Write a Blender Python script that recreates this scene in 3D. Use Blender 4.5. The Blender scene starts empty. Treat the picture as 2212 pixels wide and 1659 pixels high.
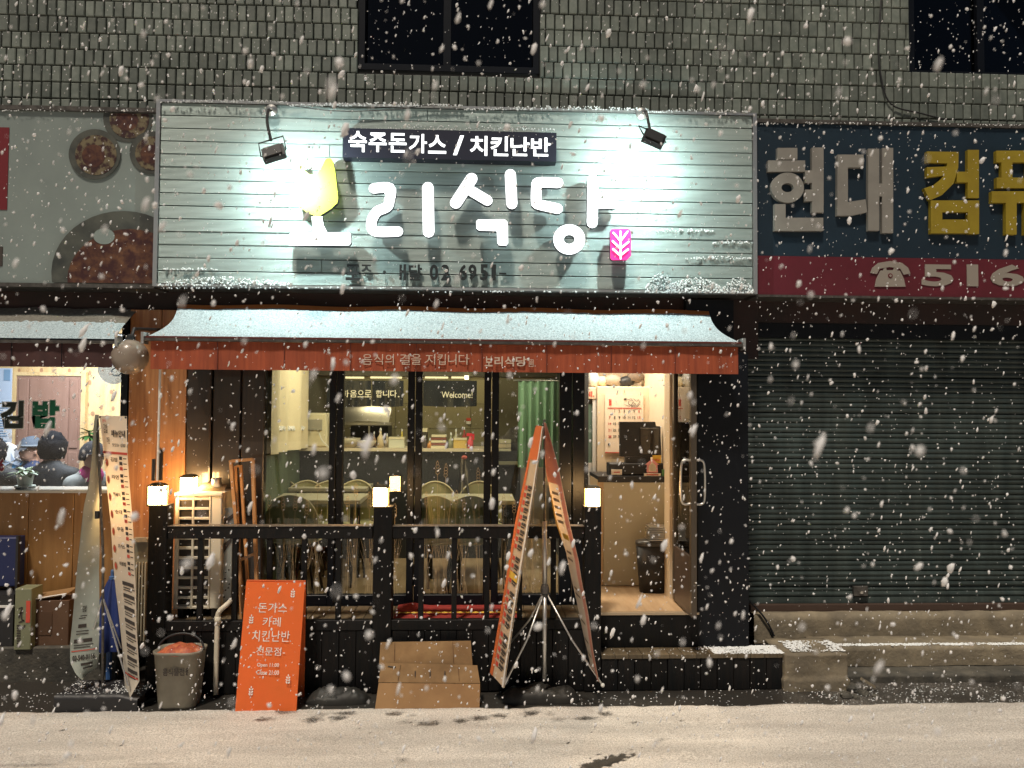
import bpy, math, random
import numpy as np
from mathutils import Vector, Matrix, noise
random.seed(7); rng = np.random.default_rng(7)
R_ = math.radians
scene = bpy.context.scene
COL = scene.collection
# ------------------------------------------------------------------ camera
FPX, CX, CY = 1661.0, 1106.0, 829.5          # focal length and centre of a 2212 x 1659 picture
CAM = Vector((0.0, -5.2, 2.0))
ROT = Matrix.Rotation(-R_(2.48), 3, 'Z') @ Matrix.Rotation(R_(90 + 1.91), 3, 'X') @ Matrix.Rotation(0.0066, 3, 'Z')
cd = bpy.data.cameras.new('camera'); cam = bpy.data.objects.new('camera', cd); COL.objects.link(cam)
cam.matrix_world = Matrix.Translation(CAM) @ ROT.to_4x4()
cd.sensor_fit = 'HORIZONTAL'; cd.sensor_width = 36.0; cd.lens = FPX / 2212 * 36
cd.clip_start = 0.05; cd.clip_end = 200
cd.dof.use_dof = True; cd.dof.focus_distance = 5.6; cd.dof.aperture_fstop = 2.3
scene.camera = cam
# ------------------------------------------------------------------ world, street light, exposure
w = bpy.data.worlds.new('World'); scene.world = w; w.use_nodes = True
nt = w.node_tree; nt.nodes.clear()
wo = nt.nodes.new('ShaderNodeOutputWorld'); bg = nt.nodes.new('ShaderNodeBackground'); sky = nt.nodes.new('ShaderNodeTexSky')
sky.sky_type = 'NISHITA'; sky.sun_disc = False; sky.sun_elevation = R_(50); sky.sun_rotation = R_(200)
bg.inputs[1].default_value = 0.017
nt.links.new(sky.outputs[0], bg.inputs[0]); nt.links.new(bg.outputs[0], wo.inputs[0])
sl = bpy.data.lights.new('street_light', 'SUN'); sl.energy = 3.1; sl.angle = R_(6); sl.color = (1.0, 0.88, 0.73)
so = bpy.data.objects.new('street_light', sl); COL.objects.link(so)
so.rotation_euler = Vector((-0.2, -0.44, 1.0)).to_track_quat('Z', 'Y').to_euler()
scene.view_settings.view_transform = 'Standard'; scene.view_settings.look = 'None'
scene.view_settings.exposure = 0.0; scene.view_settings.gamma = 1.0; scene.view_settings.use_curve_mapping = False
scene.cycles.use_denoising = True
scene.cycles.sample_clamp_indirect = 6.0
scene.cycles.max_bounces = 8; scene.cycles.transparent_max_bounces = 16
scene.cycles.caustics_reflective = False; scene.cycles.caustics_refractive = False

# ------------------------------------------------------------------ helpers
def P(u, v, Y):
    r = ROT @ Vector(((u - CX) / FPX, (CY - v) / FPX, -1.0))
    return CAM + r * ((Y - CAM.y) / r.y)
def G(u, v, z=0.0):
    r = ROT @ Vector(((u - CX) / FPX, (CY - v) / FPX, -1.0))
    return CAM + r * ((z - CAM.z) / r.z)
def PX(u, Y, v=885): return P(u, v, Y).x
def PZ(v, Y, u=1034): return P(u, v, Y).z
def rect(u0, v0, u1, v1, Y):
    um, vm = (u0 + u1) / 2, (v0 + v1) / 2
    return P(u0, vm, Y).x, P(um, v1, Y).z, P(u1, vm, Y).x, P(um, v0, Y).z      # x0 z0 x1 z1

class MB:
    def __init__(s): s.v = []; s.f = []; s.m = []
    def add(s, vs, fs, m=0):
        o = len(s.v); s.v += [tuple(p) for p in vs]
        s.f += [tuple(i + o for i in f) for f in fs]; s.m += [m] * len(fs); return s
    def box(s, x0, x1, y0, y1, z0, z1, m=0, bev=0.0):
        b = bev
        if b <= 0:
            return s.add([(x0,y0,z0),(x1,y0,z0),(x1,y1,z0),(x0,y1,z0),(x0,y0,z1),(x1,y0,z1),(x1,y1,z1),(x0,y1,z1)],
                  [(0,1,5,4),(1,2,6,5),(2,3,7,6),(3,0,4,7),(4,5,6,7),(3,2,1,0)], m)
        # front face (low y) chamfered
        return s.add([(x0,y0+b,z0),(x1,y0+b,z0),(x1,y1,z0),(x0,y1,z0),(x0,y0+b,z1),(x1,y0+b,z1),(x1,y1,z1),(x0,y1,z1),
                      (x0+b,y0,z0+b),(x1-b,y0,z0+b),(x1-b,y0,z1-b),(x0+b,y0,z1-b)],
                  [(8,9,10,11),(0,1,9,8),(1,5,10,9),(5,4,11,10),(4,0,8,11),(1,2,6,5),(2,3,7,6),(3,0,4,7),(4,5,6,7),(3,2,1,0)], m)
    def pbox(s, u0, v0, u1, v1, Y, dy, m=0, bev=0.0):
        x0, z0, x1, z1 = rect(u0, v0, u1, v1, Y)
        return s.box(x0, x1, Y, Y + dy, z0, z1, m, bev)
    def obox(s, c, ax, ay, az, m=0):              # oriented box: centre and three half axes
        c, ax, ay, az = map(Vector, (c, ax, ay, az)); vs = []
        for k in (-1, 1):
            for (i, j) in ((-1,-1),(1,-1),(1,1),(-1,1)): vs.append(c + ax * i + ay * j + az * k)
        return s.add(vs, [(0,1,5,4),(1,2,6,5),(2,3,7,6),(3,0,4,7),(4,5,6,7),(3,2,1,0)], m)
    def slab(s, a, b, c, d, t, m=0):              # quad a b c d with thickness t behind its normal
        a, b, c, d = map(Vector, (a, b, c, d)); n = (b - a).cross(d - a).normalized() * t
        return s.add([a, b, c, d, a - n, b - n, c - n, d - n], [(0,1,2,3),(7,6,5,4),(4,5,1,0),(5,6,2,1),(6,7,3,2),(7,4,0,3)], m)
    def prism(s, poly, y0, y1, m=0, side=None):   # poly of (x, z), counter-clockwise seen from the street
        n = len(poly); o = [(x, y0, z) for x, z in poly] + [(x, y1, z) for x, z in poly]
        s.add(o, [tuple(range(n))], m)
        base = len(s.v) - 2 * n
        s.f.append(tuple(base + 2 * n - 1 - i for i in range(n))); s.m.append(m)
        for i in range(n):
            j = (i + 1) % n; s.f.append((base + i, base + n + i, base + n + j, base + j)); s.m.append(m if side is None else side)
        return s
    def tube(s, pts, r, n=8, m=0, caps=True):
        pts = [Vector(p) for p in pts]; rs = r if isinstance(r, (list, tuple)) else [r] * len(pts); o = len(s.v); up = None
        for i, p in enumerate(pts):
            d = (pts[min(i + 1, len(pts) - 1)] - pts[max(i - 1, 0)]).normalized()
            a = up if up is not None else (Vector((0, 0, 1)) if abs(d.z) < 0.9 else Vector((1, 0, 0)))
            x = d.cross(a).normalized(); y = d.cross(x).normalized(); up = x.cross(d).normalized()
            for k in range(n):
                t = 2 * math.pi * k / n; s.v.append(tuple(p + (x * math.cos(t) + y * math.sin(t)) * rs[i]))
        for i in range(len(pts) - 1):
            for k in range(n):
                s.f.append((o + i*n + k, o + i*n + (k+1) % n, o + (i+1)*n + (k+1) % n, o + (i+1)*n + k)); s.m.append(m)
        if caps:
            s.f.append(tuple(o + n - 1 - k for k in range(n))); s.m.append(m)
            s.f.append(tuple(o + (len(pts)-1)*n + k for k in range(n))); s.m.append(m)
        return s
    def lathe(s, c, prof, n=20, m=0, sq=0.0, sy=1.0):    # prof of (radius, z); sq makes it squarish
        o = len(s.v)
        for (r, z) in prof:
            for k in range(n):
                t = 2 * math.pi * k / n; q = 1 + sq * (abs(math.sin(2 * t)) ** 1.5)
                s.v.append((c[0] + r * q * math.cos(t), c[1] + r * q * math.sin(t) * sy, c[2] + z))
        for i in range(len(prof) - 1):
            for k in range(n):
                s.f.append((o + i*n + k, o + i*n + (k+1) % n, o + (i+1)*n + (k+1) % n, o + (i+1)*n + k)); s.m.append(m)
        s.f.append(tuple(o + n - 1 - k for k in range(n))); s.m.append(m)
        s.f.append(tuple(o + (len(prof)-1)*n + k for k in range(n))); s.m.append(m)
        return s
    def ball(s, c, r, n=10, m=0, sx=1, sy=1, sz=1, jit=0.0):
        o = len(s.v); k = n // 2
        s.v.append((c[0], c[1], c[2] - r * sz))
        for i in range(1, k):
            ph = math.pi * i / k
            for j in range(n):
                t = 2 * math.pi * j / n; q = 1 + (random.random() - .5) * jit
                s.v.append((c[0] + r*sx*q*math.sin(ph)*math.cos(t), c[1] + r*sy*q*math.sin(ph)*math.sin(t), c[2] - r*sz*q*math.cos(ph)))
        s.v.append((c[0], c[1], c[2] + r * sz)); top = len(s.v) - 1
        for j in range(n):
            s.f.append((o, o + 1 + (j+1) % n, o + 1 + j)); s.m.append(m)
            s.f.append((top, top - n + j, top - n + (j+1) % n)); s.m.append(m)
        for i in range(k - 2):
            for j in range(n):
                a = o + 1 + i*n
                s.f.append((a + j, a + (j+1) % n, a + n + (j+1) % n, a + n + j)); s.m.append(m)
        return s
    def surf(s, fn, na, nb, m=0):                 # grid over a surface function fn(a, b)
        o = len(s.v)
        for j in range(nb + 1):
            for i in range(na + 1): s.v.append(tuple(fn(i / na, j / nb)))
        for j in range(nb):
            for i in range(na):
                q = o + j * (na + 1) + i; s.f.append((q, q + 1, q + na + 2, q + na + 1)); s.m.append(m)
        return s
    def build(s, name, mats, parent=None, smooth=False, label=None, cat=None, group=None, kind=None):
        me = bpy.data.meshes.new(name); me.from_pydata(s.v, [], s.f)
        for mt in (mats if isinstance(mats, (list, tuple)) else [mats]): me.materials.append(mt)
        if any(s.m): me.polygons.foreach_set('material_index', s.m)
        if smooth: me.polygons.foreach_set('use_smooth', [True] * len(s.f))
        me.update()
        return link(bpy.data.objects.new(name, me), parent, label, cat, group, kind)

def link(o, parent=None, label=None, cat=None, group=None, kind=None):
    COL.objects.link(o)
    if parent is not None:
        o.parent = parent
        if parent.type == 'EMPTY': o.matrix_parent_inverse = parent.matrix_basis.inverted()
    if label: o['label'] = label
    if cat: o['category'] = cat
    if group: o['group'] = group
    if kind: o['kind'] = kind
    return o
def thing(name, label, cat, loc=(0, 0, 0), group=None):
    o = bpy.data.objects.new(name, None); o.empty_display_size = 0.1; o.location = loc
    return link(o, None, label, cat, group)
def copy_thing(root, loc, label, rz=0.0):
    r = root.copy(); COL.objects.link(r); r.location = loc; r.rotation_euler = (0, 0, rz); r['label'] = label
    for ch in list(root.children):
        c = ch.copy(); COL.objects.link(c); c.parent = r; c.matrix_parent_inverse = ch.matrix_parent_inverse.copy()
        for g in ch.children:
            d = g.copy(); COL.objects.link(d); d.parent = c
    return r

# ------------------------------------------------------------------ materials
def M(name, col, rough=0.6, metal=0.0, col2=None, nscale=8.0, stretch=(1, 1, 1), bump=0.0, bscale=60.0, island=0.0,
      emit=None, es=0.0, spec=0.5, ndetail=4.0, ramp=(0.35, 0.65), trans=0.0, coat=0.0):
    m = bpy.data.materials.new(name); m.use_nodes = True; n = m.node_tree; L = n.links
    b = n.nodes['Principled BSDF']
    b.inputs['Base Color'].default_value = (*col, 1); b.inputs['Roughness'].default_value = rough; b.inputs['Metallic'].default_value = metal
    b.inputs['Specular IOR Level'].default_value = spec; b.inputs['Coat Weight'].default_value = coat
    if emit: b.inputs['Emission Color'].default_value = (*emit, 1); b.inputs['Emission Strength'].default_value = es
    src = None
    if trans:
        d = n.nodes.new('ShaderNodeBsdfDiffuse'); d.inputs[0].default_value = (*col, 1); t = n.nodes.new('ShaderNodeBsdfTranslucent'); t.inputs[0].default_value = (*col, 1)
        x = n.nodes.new('ShaderNodeMixShader'); x.inputs[0].default_value = .35; L.new(d.outputs[0], x.inputs[1]); L.new(t.outputs[0], x.inputs[2]); L.new(x.outputs[0], n.nodes['Material Output'].inputs[0])
    if col2 or bump:
        tc = n.nodes.new('ShaderNodeTexCoord'); mp = n.nodes.new('ShaderNodeMapping'); mp.inputs['Scale'].default_value = stretch
        L.new(tc.outputs['Object'], mp.inputs['Vector'])
    if col2:
        no = n.nodes.new('ShaderNodeTexNoise'); no.inputs['Scale'].default_value = nscale; no.inputs['Detail'].default_value = ndetail; no.inputs['Roughness'].default_value = 0.6
        L.new(mp.outputs[0], no.inputs['Vector'])
        cr = n.nodes.new('ShaderNodeValToRGB'); cr.color_ramp.elements[0].position = ramp[0]; cr.color_ramp.elements[1].position = ramp[1]
        cr.color_ramp.elements[0].color = (*col, 1); cr.color_ramp.elements[1].color = (*col2, 1)
        L.new(no.outputs['Fac'], cr.inputs['Fac']); src = cr.outputs[0]; L.new(src, b.inputs['Base Color'])
    if island:
        g = n.nodes.new('ShaderNodeNewGeometry'); oi = n.nodes.new('ShaderNodeObjectInfo'); ad = n.nodes.new('ShaderNodeMath'); ad.operation = 'ADD'
        L.new(g.outputs['Random Per Island'], ad.inputs[0]); L.new(oi.outputs['Random'], ad.inputs[1])
        fr = n.nodes.new('ShaderNodeMath'); fr.operation = 'FRACT'; L.new(ad.outputs[0], fr.inputs[0])
        mr = n.nodes.new('ShaderNodeMapRange'); mr.inputs[3].default_value = 1 - island; mr.inputs[4].default_value = 1 + island
        L.new(fr.outputs[0], mr.inputs[0])
        hs = n.nodes.new('ShaderNodeHueSaturation'); L.new(mr.outputs[0], hs.inputs['Value'])
        if src: L.new(src, hs.inputs['Color'])
        else: hs.inputs['Color'].default_value = (*col, 1)
        L.new(hs.outputs[0], b.inputs['Base Color'])
    if bump:
        nb = n.nodes.new('ShaderNodeTexNoise'); nb.inputs['Scale'].default_value = bscale; nb.inputs['Detail'].default_value = 3
        L.new(mp.outputs[0], nb.inputs['Vector']); bp = n.nodes.new('ShaderNodeBump'); bp.inputs['Strength'].default_value = bump; bp.inputs['Distance'].default_value = 0.01
        L.new(nb.outputs['Fac'], bp.inputs['Height']); L.new(bp.outputs[0], b.inputs['Normal'])
    return m
def EM(name, col, s):
    m = bpy.data.materials.new(name); m.use_nodes = True; n = m.node_tree; n.nodes.clear()
    e = n.nodes.new('ShaderNodeEmission'); e.inputs[0].default_value = (*col, 1); e.inputs[1].default_value = s
    o = n.nodes.new('ShaderNodeOutputMaterial'); n.links.new(e.outputs[0], o.inputs[0]); return m
def GLASS(name, tint=(0.92, 0.96, 0.92), ior=1.45, rough=0.0, base=0.0):
    m = bpy.data.materials.new(name); m.use_nodes = True; n = m.node_tree; n.nodes.clear(); L = n.links
    t = n.nodes.new('ShaderNodeBsdfTransparent'); t.inputs[0].default_value = (*tint, 1)
    g = n.nodes.new('ShaderNodeBsdfGlossy'); g.inputs['Roughness'].default_value = rough
    f = n.nodes.new('ShaderNodeFresnel'); f.inputs[0].default_value = ior
    a = n.nodes.new('ShaderNodeMath'); a.operation = 'ADD'; a.use_clamp = True; a.inputs[1].default_value = base
    x = n.nodes.new('ShaderNodeMixShader'); o = n.nodes.new('ShaderNodeOutputMaterial')
    L.new(f.outputs[0], a.inputs[0]); L.new(a.outputs[0], x.inputs[0]); L.new(t.outputs[0], x.inputs[1]); L.new(g.outputs[0], x.inputs[2]); L.new(x.outputs[0], o.inputs[0])
    return m

m_tile = M('wall_tile', (0.122, 0.145, 0.128), 0.5, col2=(0.182, 0.206, 0.182), nscale=14, bump=0.15, bscale=120, island=0.28)
m_grout = M('dark_grout', (0.012, 0.013, 0.013), 0.9)
m_night = M('dark_window_glass', (0.008, 0.010, 0.016), 0.25, spec=0.4)
m_black = M('black_painted_wood', (0.005, 0.006, 0.007), 0.5, spec=.22, col2=(0.011, 0.0095, 0.009), nscale=5, stretch=(6, 6, 0.6), bump=0.3, bscale=30, island=0.35)
m_frame = M('black_window_frame', (0.004, 0.0055, 0.009), 0.4, spec=.25, bump=0.05, bscale=20)
m_dark = M('dark_fascia', (0.02, 0.012, 0.011), 0.7, col2=(0.035, 0.014, 0.012), nscale=3)
m_soil = M('dirty_metal', (0.06, 0.055, 0.05), 0.5, metal=0.4, col2=(0.12, 0.11, 0.1), nscale=20)
m_alu = M('brushed_aluminium', (0.62, 0.62, 0.6), 0.35, metal=0.85, bump=0.05, bscale=80)
m_steel = M('stainless_steel', (0.70, 0.67, 0.62), 0.32, metal=1.0)
m_white = M('white_plastic', (0.75, 0.74, 0.7), 0.4)
m_snow = M('fresh_snow', (0.60, 0.72, 0.77), 0.8, col2=(0.30, 0.39, 0.43), nscale=90, bump=0.9, bscale=160, ramp=(0.4, 0.62))
m_flake = M('snow_flake', (0.95, 0.95, 0.96), 0.9, trans=1)
m_floodglass = EM('flood_lens', (0.9, 1.0, 0.97), 40)
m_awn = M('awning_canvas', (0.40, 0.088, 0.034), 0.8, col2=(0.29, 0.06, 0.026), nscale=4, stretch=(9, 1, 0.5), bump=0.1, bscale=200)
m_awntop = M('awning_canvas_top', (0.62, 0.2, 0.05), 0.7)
m_awnbar = M('awning_bar', (0.13, 0.03, 0.022), 0.5)
m_awnL = M('old_awning_canvas', (0.05, 0.02, 0.02), 0.8, col2=(0.07, 0.028, 0.026), nscale=9)
m_beige = M('beige_print', (0.62, 0.5, 0.4), 0.7)
m_dusty = M('snow_dust', (0.82, 0.85, 0.86), 0.85)
m_wood = M('orange_plywood', (0.38, 0.185, 0.075), 0.45, col2=(0.25, 0.105, 0.04), nscale=3, stretch=(12, 12, 0.7), bump=0.15, bscale=40, coat=0.15)
m_lwood = M('pine_frame', (0.5, 0.27, 0.11), 0.5, col2=(0.38, 0.18, 0.07), nscale=4, stretch=(14, 14, 1.2))
m_plyL = M('worn_plywood', (0.20, 0.10, 0.03), 0.5, col2=(0.29, 0.155, 0.05), nscale=2.2, stretch=(7, 7, 0.8), bump=0.1, bscale=40)
m_knot = M('knotty_plywood', (0.75, 0.55, 0.28), 0.6, col2=(0.6, 0.4, 0.18), nscale=3, stretch=(5, 5, 1), ramp=(0.45, 0.7))
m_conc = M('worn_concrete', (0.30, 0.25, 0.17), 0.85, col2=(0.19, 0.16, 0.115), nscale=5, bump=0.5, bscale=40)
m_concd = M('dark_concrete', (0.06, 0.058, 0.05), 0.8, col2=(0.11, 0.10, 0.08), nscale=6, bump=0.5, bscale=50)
m_shut = M('green_grey_shutter', (0.036, 0.053, 0.052), 0.5, col2=(0.062, 0.080, 0.074), nscale=2.5, stretch=(2.5, 1, .5), metal=0.2, island=0.16)
m_lampw = EM('lantern_glow', (1.0, 0.58, 0.23), 82)
m_lampf = M('lantern_frame', (0.06, 0.045, 0.02), 0.4, metal=0.6)
m_orange = M('orange_board', (0.83, 0.16, 0.03), 0.45, col2=(0.75, 0.135, 0.025), nscale=5)
m_print = M('white_print', (0.8, 0.76, 0.7), 0.6)
m_ink = M('dark_print', (0.05, 0.04, 0.035), 0.7)
m_red = M('red_print', (0.6, 0.08, 0.05), 0.6)
m_yel = M('yellow_print', (0.7, 0.45, 0.06), 0.6)
m_paper = M('banner_vinyl', (0.78, 0.70, 0.58), 0.5, trans=1, col2=(0.62, 0.52, 0.38), nscale=5, bump=0.1, bscale=12)
m_paperg = M('banner_vinyl_grey', (0.42, 0.46, 0.42), 0.5, col2=(0.34, 0.38, 0.34), nscale=4, bump=0.1, bscale=12)
m_card = M('cardboard', (0.31, 0.185, 0.08), 0.8, col2=(0.24, 0.135, 0.055), nscale=6, bump=0.1, bscale=25)
m_rubber = M('black_plastic', (0.018, 0.018, 0.02), 0.5, bump=0.2, bscale=30)
m_glass = GLASS('window_glass')
m_gasp = GLASS('snack_shop_glass', (0.96, 0.98, 0.99))
def grime(m, lo, hi, sc=.9, st=(1, 1, 1)):
    n = m.node_tree; L = n.links; b = n.nodes['Principled BSDF']; src = b.inputs['Base Color'].links[0].from_socket
    g = n.nodes.new('ShaderNodeNewGeometry'); mp = n.nodes.new('ShaderNodeMapping'); mp.inputs['Scale'].default_value = st; L.new(g.outputs['Position'], mp.inputs[0])
    t = n.nodes.new('ShaderNodeTexNoise'); t.inputs['Scale'].default_value = sc; t.inputs['Detail'].default_value = 6; t.inputs['Roughness'].default_value = .65; L.new(mp.outputs[0], t.inputs['Vector'])
    r = n.nodes.new('ShaderNodeMapRange'); r.inputs[1].default_value = .32; r.inputs[2].default_value = .68; r.inputs[3].default_value = lo; r.inputs[4].default_value = hi; L.new(t.outputs['Fac'], r.inputs[0])
    v = n.nodes.new('ShaderNodeVectorMath'); v.operation = 'SCALE'; L.new(src, v.inputs[0]); L.new(r.outputs[0], v.inputs['Scale']); L.new(v.outputs[0], b.inputs['Base Color'])
grime(m_tile, .66, 1.2, 1.1, (1, 1, .6)); grime(m_shut, .6, 1.25, 2.2, (3.2, 1, .45)); grime(m_conc, .6, 1.15, 2.5, (1, 1, .6)); grime(m_awn, .8, 1.15, 2.5, (2.5, 1, .5)); grime(m_card, .7, 1.1, 4); grime(m_orange, .86, 1.05, 5); grime(m_concd, .6, 1.2, 3)
# ------------------------------------------------------------------ lettering
_tc = {}
def text_mesh(s, bold=0.0, ext=0.0, sp=1.0):
    k = (s, bold, ext, sp)
    if k not in _tc:
        c = bpy.data.curves.new('t', 'FONT'); c.body = s; c.size = 1.0; c.offset = bold; c.extrude = ext; c.resolution_u = 3; c.space_character = sp
        o = bpy.data.objects.new('t', c); COL.objects.link(o)
        me = bpy.data.meshes.new_from_object(o.evaluated_get(bpy.context.evaluated_depsgraph_get()))
        vs = np.array([v.co for v in me.vertices]) if len(me.vertices) else np.zeros((1, 3))
        fs = [tuple(p.vertices) for p in me.polygons]
        bpy.data.objects.remove(o); bpy.data.curves.remove(c); bpy.data.meshes.remove(me)
        mn, mx = vs.min(0), vs.max(0)
        _tc[k] = (vs, fs, mn, mx)
    return _tc[k]
def text_box(mb, s, x0, z0, x1, z1, Y, t=0.003, bold=0.0, m=0, keep=False):
    vs, fs, mn, mx = text_mesh(s, bold, 0.5)
    sx = (x1 - x0) / max(mx[0] - mn[0], 1e-6); sz = (z1 - z0) / max(mx[1] - mn[1], 1e-6)
    if keep: sx = sz = min(sx, sz)
    ox = (x0 + x1) / 2 - sx * (mn[0] + mx[0]) / 2; oz = (z0 + z1) / 2 - sz * (mn[1] + mx[1]) / 2
    mb.add([(ox + sx * a, Y + t / 2 - t * c, oz + sz * b) for a, b, c in vs], fs, m); return mb
def text_px(mb, s, u0, v0, u1, v1, Y, **k):
    x0, z0, x1, z1 = rect(u0, v0, u1, v1, Y); return text_box(mb, s, x0, z0, x1, z1, Y, **k)
def text_surf(mb, s, S, a0, b0, a1, b1, n, off=0.002, bold=0.0, m=0):       # S(a, b), b downward from the top
    vs, fs, mn, mx = text_mesh(s, bold, 0.0)
    for i in range(0, 1):
        pts = []
        for x, y, z in vs:
            a = a0 + (a1 - a0) * (x - mn[0]) / (mx[0] - mn[0]); b = b1 + (b0 - b1) * (y - mn[1]) / (mx[1] - mn[1])
            pts.append(S(a, b) + n * off)
    mb.add(pts, fs, m); return mb
def quad_surf(mb, S, a0, b0, a1, b1, n, off=0.0015, m=0, k=3):
    o = len(mb.v)
    mb.surf(lambda a, b: S(a0 + (a1 - a0) * a, b0 + (b1 - b0) * b) + n * off, k, k, m); return mb
def smooth_line(pts, k=5):
    pts = [Vector(p) for p in pts]; out = []
    for i in range(len(pts) - 1):
        p0 = pts[max(i-1, 0)]; p1 = pts[i]; p2 = pts[i+1]; p3 = pts[min(i+2, len(pts)-1)]
        for j in range(k):
            t = j / k; out.append(0.5 * ((2*p1) + (p2-p0)*t + (2*p0-5*p1+4*p2-p3)*t*t + (3*p1-p0-3*p2+p3)*t**3))
    out.append(pts[-1]); return out
def stroke_outline(pts, r, curve=True, closed=False):
    """outline of a round-ended stroke through pts (x, z)"""
    pts = [Vector(p) for p in pts]
    if curve and len(pts) > 2: pts = smooth_line(pts, 5)
    Lf, Rt = [], []
    for i, p in enumerate(pts):
        d = (pts[min(i+1, len(pts)-1)] - pts[max(i-1, 0)]).normalized(); n = Vector((-d.y, d.x)) * r
        Lf.append(p + n); Rt.append(p - n)
    def cap(c, a, n=6):
        return [c + Vector((math.cos(a + math.pi * (k / n)), math.sin(a + math.pi * (k / n)))) * r for k in range(1, n)]
    d0 = (pts[1] - pts[0]).normalized(); d1 = (pts[-1] - pts[-2]).normalized()
    e = cap(pts[-1], math.atan2(-d1.x, d1.y) + 0.0)  # from right normal round the end
    a_end = math.atan2(-d1.x, d1.y)
    a_end = math.atan2(-(Vector((-d1.y, d1.x))).y, -(Vector((-d1.y, d1.x))).x)
    e = cap(pts[-1], a_end)
    a_st = math.atan2(d0.x, -d0.y)
    s = cap(pts[0], a_st)
    return [tuple(q) for q in Rt + e + Lf[::-1] + s]
def ribbon(mb, pts, wd, Y, m=0):          # thin flat line in a vertical plane
    for a, b in zip(pts[:-1], pts[1:]):
        a, b = Vector(a), Vector(b); d = b - a
        if d.length < 1e-6: continue
        n = Vector((-d.y, d.x)).normalized() * wd / 2
        mb.add([(a.x - n.x, Y, a.y - n.y), (b.x - n.x, Y, b.y - n.y), (b.x + n.x, Y, b.y + n.y), (a.x + n.x, Y, a.y + n.y)], [(0, 1, 2, 3)], m)
    return mb
def clip_poly(poly, x0, z0, x1, z1):
    def cl(ps, f, g):
        out = []
        for i in range(len(ps)):
            a, b = ps[i - 1], ps[i]; fa, fb = f(a), f(b)
            if fb >= 0:
                if fa < 0: out.append(g(a, b, fa, fb))
                out.append(b)
            elif fa >= 0: out.append(g(a, b, fa, fb))
        return out
    g = lambda a, b, fa, fb: (a[0] + (b[0]-a[0]) * fa/(fa-fb), a[1] + (b[1]-a[1]) * fa/(fa-fb))
    for f in (lambda p: p[0]-x0, lambda p: x1-p[0], lambda p: p[1]-z0, lambda p: z1-p[1]):
        poly = cl(poly, f, g)
        if not poly: return []
    return poly
def ell(cx, cz, rx, rz, n=40, a0=0.0): return [(cx + rx*math.cos(a0 + 2*math.pi*k/n), cz + rz*math.sin(a0 + 2*math.pi*k/n)) for k in range(n)]
# ================================================================== tiled building front
Yw = 0.90
bld = thing('tiled_building', 'tiled upper storey of the building above the shop signs, two dark windows', 'building', (0, Yw, 0))
WIN = [rect(774, -60, 1166, 152, Yw), rect(1965, -60, 2290, 166, Yw)]
zt = PZ(262, Yw); ztop = 5.75
MB().box(-5.6, 5.9, Yw + .03, Yw + .2, 2.75, WIN[0][1]).box(-5.6, WIN[0][0], Yw + .03, Yw + .2, WIN[0][1], ztop + .3) \
    .box(WIN[0][2], WIN[1][0], Yw + .03, Yw + .2, WIN[0][1], ztop + .3).box(WIN[1][2], 5.9, Yw + .03, Yw + .2, WIN[0][1], ztop + .3).build('wall', m_grout, bld)
pw, ph = 0.0742, 0.1315
rows = int((ztop - 3.6) / ph)
cells = []
for r in range(rows + 1):
    z = 4.02 + (r - 3) * ph; off = random.random() * pw
    x = -5.4 + off
    while x < 5.6:
        wd = pw * random.choice((1, 1, 1, 1, .97, 1.03))
        bad = False
        segs = [(x, x + wd)]
        for (a, b, c, d) in WIN:
            if z + ph > b + .05 :
                ns = []
                for (s, e) in segs:
                    if e <= a or s >= c: ns.append((s, e))
                    else:
                        if s < a: ns.append((s, a))
                        if e > c: ns.append((c, e))
                segs = ns
        for s, e in segs:
            if e - s > .02: cells.append((s, e, z))
        x += wd
def tile_geo(mb, s, e, z, y=0.0):
    g = .0045; return mb.box(s + g, e - g, Yw + y, Yw + .04, z + g, z + ph - g, 0, .006)
vis = [c for c in cells if -4.3 < c[0] < 4.6 and c[2] < 5.35 and c[2] > 4.05]
vis.sort(key=lambda c: (Vector(((c[0] + c[1]) / 2, Yw, c[2])) - CAM).length + (0 if c[1] - c[0] > .07 else 5))
near = set(vis[:298])
proto = {}
for (s, e, z) in vis[:298]:
    wq = round(e - s, 4); k = wq
    if k not in proto:
        b = MB(); h = wq / 2
        tile_geo(b, -h, h, 0); proto[k] = b
        me = bpy.data.meshes.new('tile'); me.from_pydata([(a, c - Yw, d) for a, c, d in b.v], [], b.f); me.materials.append(m_tile); proto[k] = me
    o = bpy.data.objects.new('tile', proto[k]); link(o, bld)
    o.location = ((s + e) / 2, Yw - random.random() * .004, z); o.rotation_euler = (random.uniform(-.02, .02), 0, random.uniform(-.03, .03))
tf = MB()
for c in cells:
    if c not in near: tile_geo(tf, *c, y=-random.random() * .004)
tf.build('tile_field', m_tile, bld, kind='stuff')
m_pane2 = GLASS('dark_pane', (0.25, 0.27, 0.3), 1.5)
for i, (a, b, c, d) in enumerate(WIN):
    wnd = MB().box(a, a + .05, Yw + .02, Yw + .16, b, d).box(c - .05, c, Yw + .02, Yw + .16, b, d).box(a + .05, c - .05, Yw + .02, Yw + .16, b, b + .05)
    mid = (a + c) / 2 - (.0 if i else .02)
    wnd.box(mid - .03, mid + .03, Yw + .06, Yw + .14, b + .05, d)
    f = wnd.build('window_frame', m_frame, bld)
    for (p, q) in ((a + .05, mid - .03), (mid + .03, c - .05)):
        MB().box(p, q, Yw + .1, Yw + .11, b + .05, d).build('pane', m_pane2, f)
    MB().box(a, c, Yw + .155, Yw + .17, b, d).build('dark_room', m_night, f)
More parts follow.
